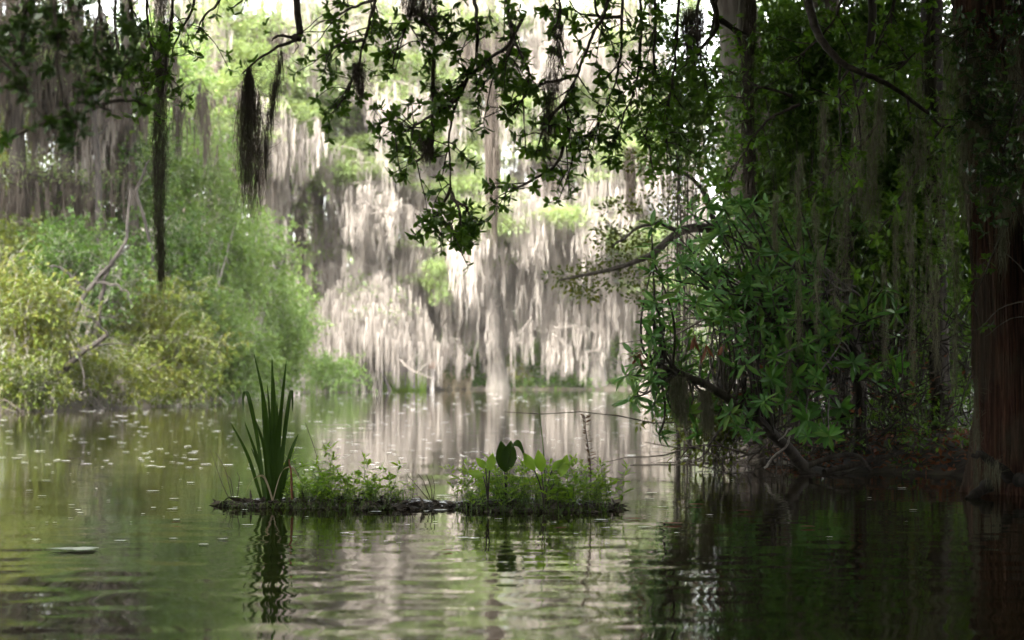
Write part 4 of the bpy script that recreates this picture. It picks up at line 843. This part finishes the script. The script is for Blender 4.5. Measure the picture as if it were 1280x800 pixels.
def bough(root, lines, Y, leaf=.06, dens=1., mat=None, twig=.28, r0=.012, name='branch', jitter=.5, per=(5, 8)):
    """a hanging bough: lines of photo px; twigs leave it and end in rosettes of leaves"""
    own = [lines[0]]; rest = []
    for l in lines[1:]:
        (own if any(math.hypot(l[0][0] - x, l[0][1] - y) < 7 for o_ in own for x, y in o_) else rest).append(l)
    if rest: bough(root, rest, Y, leaf, dens, mat, twig, r0, name, jitter, per)
    lines = own
    wb = MB(); fb = MB(); leaf = leaf * 1.08; dens = dens * 1.2
    for pts in lines:
        q3 = [at(x, y, Y + (0 if j == 0 else .15 * math.sin(x * .13 + y * .07))) for j, (x, y) in enumerate(pts)]; n = max(14, int(sum(np.linalg.norm(np.diff(np.array(q3), axis=0), axis=1)) / .03)); q = curve(q3, n, .006); tube(wb, q, np.linspace(r0, r0 * .3, n), 7); L = np.linalg.norm(q[-1] - q[0])
        whorl(fb, q[-1], q[-1] - q[-3] + np.array([0, 0, -.02]), 6, leaf, OVAL)
        for _ in range(int(n * .5 * dens)):
            i = rng.integers(int(n * .15), n); d = unit(unit(q[min(i + 2, n - 1)] - q[i - 2]) * .7 + rng.normal(0, .75, 3) + np.array([0, 0, -.15])); ln = twig * U(.3, 1.1)
            e = q[i] + d * ln + np.array([0, 0, U(-.3, .12)]) * ln; w = curve([q[i], q[i] + d * ln * .5, e], 9, .004); tube(wb, w, np.linspace(r0 * .38, r0 * .16, 9), 4)
            whorl(fb, e, e - w[5], rng.integers(*per), leaf * U(.8, 1.15), OVAL, (40, 85))
            for j in (3, 5, 7):
                if rng.random() < .75:
                    d2 = unit(rng.normal(0, 1, 3)); leaves(fb, w[j:j + 1] + 0, (d2 + d * .6)[None], leaf * U(.7, 1.1), OVAL)
                    if rng.random() < .45:
                        e2 = w[j] + unit(d2 + d) * twig * .35; tube(wb, curve([w[j], (w[j] + e2) / 2, e2], 5, .002), [r0 * .2] * 5, 4); whorl(fb, e2, e2 - w[j], rng.integers(*per), leaf * U(.75, 1.05), OVAL, (40, 85))
    br = wb.build(name, M_twig, root); fb.build('leaves', mat or M_oak, br); return br


oakc = oak('overhanging_oak', 'oak whose leafy boughs hang down across the top middle', (-5.2, 9.5, 0), [([(-4.6, 10, 4.4), (-2.8, 12, 4.7), (-.8, 12.6, 4.5), (1.2, 12.8, 4.9), (3.2, 13.5, 5.3)], .2), ([(-4.6, 10, 4.4), (-3, 8, 4.6), (-1.4, 6.5, 4.2)], .12)])
B = lambda lines, Y, **k: bough(oakc, lines, Y, **k)
B([[(500, -70), (470, 0), (455, 50), (445, 95), (420, 138)], [(470, 0), (440, 10), (415, 25)], [(455, 50), (428, 55), (405, 68)]], 12.0, dens=.85, leaf=.058)
B([[(520, -60), (515, 10), (500, 50), (490, 85)], [(515, 10), (545, 40), (560, 55)]], 12.3, dens=1., leaf=.058)
B([[(594, -70), (594, 0), (596, 34), (592, 80), (572, 125), (562, 162), (563, 230), (566, 290)]], 12.5, dens=.38, r0=.014)
B([[(563, 235), (550, 262), (533, 287)], [(564, 240), (575, 268), (572, 302)], [(566, 250), (582, 258), (586, 275)]], 12.5, dens=1.1, twig=.15)
B([[(655, 20), (633, 57), (589, 91), (569, 125), (545, 155), (515, 160), (490, 150)], [(545, 155), (535, 180), (520, 205)], [(569, 125), (530, 150), (500, 170)]], 12.4, dens=.8, r0=.012)
B([[(633, -60), (633, 0), (643, 50), (660, 88), (650, 130)], [(643, 50), (620, 90), (600, 108)]], 12.8, dens=.6, r0=.016)
B([[(775, -60), (758, 10), (738, 50), (721, 95), (707, 125), (711, 155), (716, 205)], [(707, 125), (680, 160), (670, 190)], [(711, 160), (695, 205), (650, 232), (633, 232)], [(721, 95), (680, 105), (640, 125)]], 12.8, dens=.75, r0=.013)
B([[(778, -50), (776, 50), (770, 100), (745, 160)], [(800, -50), (800, 60), (790, 120), (765, 175)]], 13.2, dens=.75)
B([[(820, -50), (818, 60), (815, 120), (805, 180)], [(850, -40), (845, 60), (838, 120), (830, 180)], [(776, 20), (740, 20), (710, 10)]], 13.4, dens=.85)
B([[(690, -50), (700, 10), (690, 40)], [(740, -50), (745, 10), (760, 40)], [(880, -40), (870, 40), (880, 90)]], 13.0, dens=.8)
# knobbly limb at upper left with bare twigs
mb = MB(); q = curve([at(368, -60, 13), at(371, 0, 13), at(374, 38, 13), at(371, 50, 13)], 16, .005); tube(mb, q, [.022] * 13 + [.034, .036, .02], 9)
for l in [[(371, 50), (350, 44), (340, 52)], [(371, 50), (345, 60), (322, 76), (302, 92)], [(372, 46), (400, 22), (432, 2)], [(375, 40), (410, 38), (425, 25)], [(371, 50), (372, 60), (366, 66)]]:
    w = curve([at(x, y, 13) for x, y in l], 14, .006); tube(mb, w, np.linspace(.013 if l[1][0] < 360 else .004, .004 if l[1][0] < 360 else .002, 14), 7)
br = mb.build('branch', M_twig, oakc); fb = MB()
for x, y in [(316, 76), (302, 82), (326, 80), (335, 40), (332, 30)]: whorl(fb, at(x, y, 13), np.array([-.5, 0, .5]), 6, .055)
fb.build('leaves', M_oak, br)
oakl = oak('left_oak', 'oak with dark leafy boughs crowding the upper left corner', (-6.5, 6, 0), [([(-5.5, 6.5, 3.6), (-3.5, 7, 3.6), (-1.5, 7.4, 3.3)], .16), ([(-5.5, 6.5, 3.6), (-4.6, 10, 4), (-2.4, 13, 4.4), (-1, 14, 4.6)], .14)])
B = lambda lines, Y, **k: bough(oakl, lines, Y, **k)
B([[(120, -80), (125, 0), (118, 50), (125, 95)], [(40, -80), (35, 0), (25, 60), (15, 90)]], 9.4, dens=1.25, leaf=.048, r0=.012, twig=.16, mat=M_dark)
B([[(60, -80), (70, 20), (75, 100), (82, 190)], [(-40, 40), (10, 80), (45, 135), (60, 150)], [(170, -70), (160, 10), (165, 40)]], 8.6, dens=.8, leaf=.045, r0=.01, twig=.13, mat=M_dark)
B([[(-30, 0), (0, 30), (40, 60)], [(150, -60), (145, 30), (155, 100)], [(80, -60), (90, 20), (100, 60)]], 9.8, dens=1.25, leaf=.048, r0=.012, twig=.16, mat=M_dark)
B([[(-30, 205), (0, 186), (44, 158), (118, 136), (140, 140)], [(100, 140), (150, 125), (185, 130)]], 9.5, dens=.22, leaf=.05, twig=.2, mat=M_oak)
B([[(230, -50), (215, 10), (210, 60), (205, 95)], [(180, -50), (185, 30), (195, 80)], [(160, -40), (170, 60), (180, 110)]], 13.2, dens=.6, leaf=.058)
B([[(250, -60), (240, 10), (225, 40), (210, 90)], [(290, -60), (275, 0), (255, 20), (245, 45)], [(330, -60), (310, -10), (290, 10)]], 13.4, dens=.3, leaf=.058)
oakr = oak('right_oak', 'oak whose dark limb crosses the top of the right thicket', (7.5, 14, 0), [([(7.2, 14.5, 4.5), (5, 16.5, 5), (2.8, 18, 5.2), (1, 18.5, 5.4)], .18), ([(7.2, 14.5, 4.5), (6, 17, 4.6), (4.6, 19, 4.6)], .12)])
B = lambda lines, Y, **k: bough(oakr, lines, Y, **k)
B([[(1005, -60), (1012, 10), (1030, 55), (1058, 82), (1100, 100), (1140, 125), (1180, 160)]], 18, dens=.12, r0=.045, leaf=.075)
B([[(1050, 82), (1050, 140), (1052, 200)], [(1064, 85), (1072, 130), (1076, 190)]], 18, dens=.2, r0=.014, leaf=.07)
B([[(880, -40), (895, 20), (890, 45), (860, 75)], [(893, 20), (920, 40), (925, 60)]], 16, dens=.25, r0=.03, leaf=.07)
B([[(1130, -60), (1110, 30), (1080, 90), (1040, 130)], [(1060, -60), (1045, 20), (1000, 70)], [(1180, -60), (1160, 40), (1120, 90)]], 19, dens=.7, leaf=.08, twig=.4, r0=.02)
B([[(1000, 130), (960, 150), (930, 190), (905, 240)], [(990, 120), (950, 110), (925, 130)], [(1100, 150), (1060, 200), (1000, 240)], [(1150, 200), (1120, 260), (1090, 300)]], 20.5, dens=.6, leaf=.085, twig=.4, r0=.018)
B([[(1290, -60), (1262, 20), (1235, 90), (1200, 150)], [(1262, 20), (1220, 30), (1180, 60)], [(1235, 90), (1240, 150), (1225, 215)]], 16.4, dens=1.6, leaf=.06, twig=.35, mat=M_dark)
B([[(1320, 60), (1275, 120), (1255, 190), (1250, 250)], [(1275, 120), (1290, 190)], [(1330, 0), (1290, 30)]], 16.2, dens=1.5, leaf=.06, twig=.35, mat=M_dark)
B([[(1260, 280), (1240, 320), (1215, 380)], [(1280, 120), (1250, 180), (1230, 240)]], 16.6, dens=.35, leaf=.06, twig=.2)

# unseen crowns added overhead to shade the near water and both oaks' boughs (above the frame)
def overhead(root, boxes, n, mat):
    cl = []
    for (x0, x1, y0, y1, k) in boxes:
        for _ in range(k):
            x, y = U(x0, x1), U(y0, y1); zlow = max(4.9, 1.1 + .178 * max(y, 0) + 1.6); cl.append((np.array([x, y, zlow + U(.6, 2.6)]), np.array([1.7, 1.7, .75])))
    mb = MB(); p, q = cloud(cl, n, .6); ok = p[:, 2] > 1.1 + .186 * np.maximum(p[:, 1], 0) + .4; leaves(mb, p[ok], q[ok], .45 * U(.7, 1.3, ok.sum()), DIAMOND); mb.build('crown', mat, root)


overhead(oakc, [(-12, 3, -8, 16, 110), (-13, 2, 14, 32, 80)], 48000, M_dark)
overhead(oakl, [(-16, 1, -16, 8, 90), (-18, -11, 0, 24, 50)], 28000, M_dark)
overhead(oakr, [(0, 14, -12, 24, 150), (0, 16, 22, 42, 120), (2.5, 14, 4, 24, 90)], 80000, M_dark)
tall = thing('added_shade_tree', 'unseen tall tree added beyond the left edge to shade the left bank', 'tree', (-16, 46, .2)); mb = MB(); tube(mb, curve([(-16, 46, -.3), (-15.8, 46.5, 6), (-15, 48, 13)], 20, .05), np.linspace(.4, .15, 20), 12); mb.build('trunk', M_barkd, tall)
overhead(tall, [(-26, -9, 40, 64, 90)], 24000, M_dark)  # unseen tree, added so its crown darkens the left bank
# unseen trees added beside and behind the viewer to block stray light
for i, (x, yy) in enumerate([(-7, -20), (0, -26), (7, -20), (-13, -12), (-13, -3), (-13, 6), (-13, 15), (-13.5, 23), (-14, 31), (-16.5, 38), (12, -10), (12, -1), (12, 7), (13, 15), (0, -32)]):
    c = np.array([x, yy, 3.4]); root = thing('light_block_tree', 'unseen leafy tree added around the viewer to block light', 'tree', (x, yy, 0), 'unseen light blocking trees around the viewer'); mb = MB(); p, q = cloud(lumps(c, (3.2 if abs(x) > 8 else 5, 5, 4), 34), 5000); leaves(mb, p, q, .42 * U(.7, 1.3, 5000)); mb.build('crown', M_dark, root)
    mb = MB(); tube(mb, [(x, yy, -1), (x + .2, yy, 2), (x, yy, 5)], [.2, .16, .1], 10); mb.build('trunk', M_barkd, root)

# ---------------------------------------------------------------- thin volume added to imitate veiling glare over the distance
m = bpy.data.materials.new('glare_volume'); m.use_nodes = True; nt = m.node_tree; nt.nodes.clear(); o_ = nt.nodes.new('ShaderNodeOutputMaterial'); pv = nt.nodes.new('ShaderNodeVolumePrincipled')
pv.inputs['Color'].default_value = (.95, .95, .9, 1); pv.inputs['Density'].default_value = .00012; nt.links.new(pv.outputs[0], o_.inputs['Volume'])
hv = np.array([(x, y, z) for z in (-2.2, 34) for y in (-1700, 1800) for x in (-1700, 1700)], float); hf = [(0, 2, 3, 1), (4, 5, 7, 6), (0, 1, 5, 4), (2, 6, 7, 3), (0, 4, 6, 2), (1, 3, 7, 5)]
tag(MB().add(hv, hf).build('glare_veil', m, smooth=False), 'thin pale veil added over the swamp to imitate glare', 'glare_veil', kind='stuff')

# ---------------------------------------------------------------- light, sky, camera
sc = bpy.context.scene
w = bpy.data.worlds.new('World'); sc.world = w; w.use_nodes = True; nt = w.node_tree; bg = nt.nodes['Background']
EL, AZ = math.radians(42), math.radians(205)
sky = nt.nodes.new('ShaderNodeTexSky'); sky.sky_type = 'NISHITA'; sky.sun_disc = False; sky.sun_elevation = EL; sky.sun_rotation = AZ; sky.dust_density = 4; sky.air_density = 1.
hs = nt.nodes.new('ShaderNodeHueSaturation'); hs.inputs['Saturation'].default_value = .12; nt.links.new(sky.outputs[0], hs.inputs['Color']); nt.links.new(hs.outputs[0], bg.inputs[0]); bg.inputs[1].default_value = .11
sd = bpy.data.lights.new('sun', 'SUN'); sd.energy = 2.0; sd.angle = math.radians(35); sd.color = (1, .96, .9); so = bpy.data.objects.new('sun', sd); C.objects.link(so)
v = Vector((math.sin(AZ) * math.cos(EL), math.cos(AZ) * math.cos(EL), math.sin(EL))); so.rotation_euler = v.to_track_quat('Z', 'Y').to_euler()

cd = bpy.data.cameras.new('camera'); co = bpy.data.objects.new('camera', cd); C.objects.link(co); sc.camera = co
co.location = (0, 0, CZ); co.rotation_euler = (math.pi / 2, 0, 0); cd.sensor_width = 36; cd.lens = 36 * F / 1280; cd.shift_y = (HZ - 400) / 1280; cd.clip_end = 4000
cd.dof.use_dof = True; cd.dof.focus_distance = 16; cd.dof.aperture_fstop = 2.6
sc.view_settings.view_transform = 'Standard'; sc.view_settings.look = 'None'; sc.view_settings.gamma = 1; sc.view_settings.exposure = 4.25
sc.render.engine = 'CYCLES'; cy = sc.cycles; cy.max_bounces = 8; cy.diffuse_bounces = 4; cy.glossy_bounces = 3; cy.transmission_bounces = 4; cy.sample_clamp_indirect = 6; cy.caustics_reflective = False; cy.caustics_refractive = False
cy.use_denoising = True; cy.denoiser = 'OPENIMAGEDENOISE'
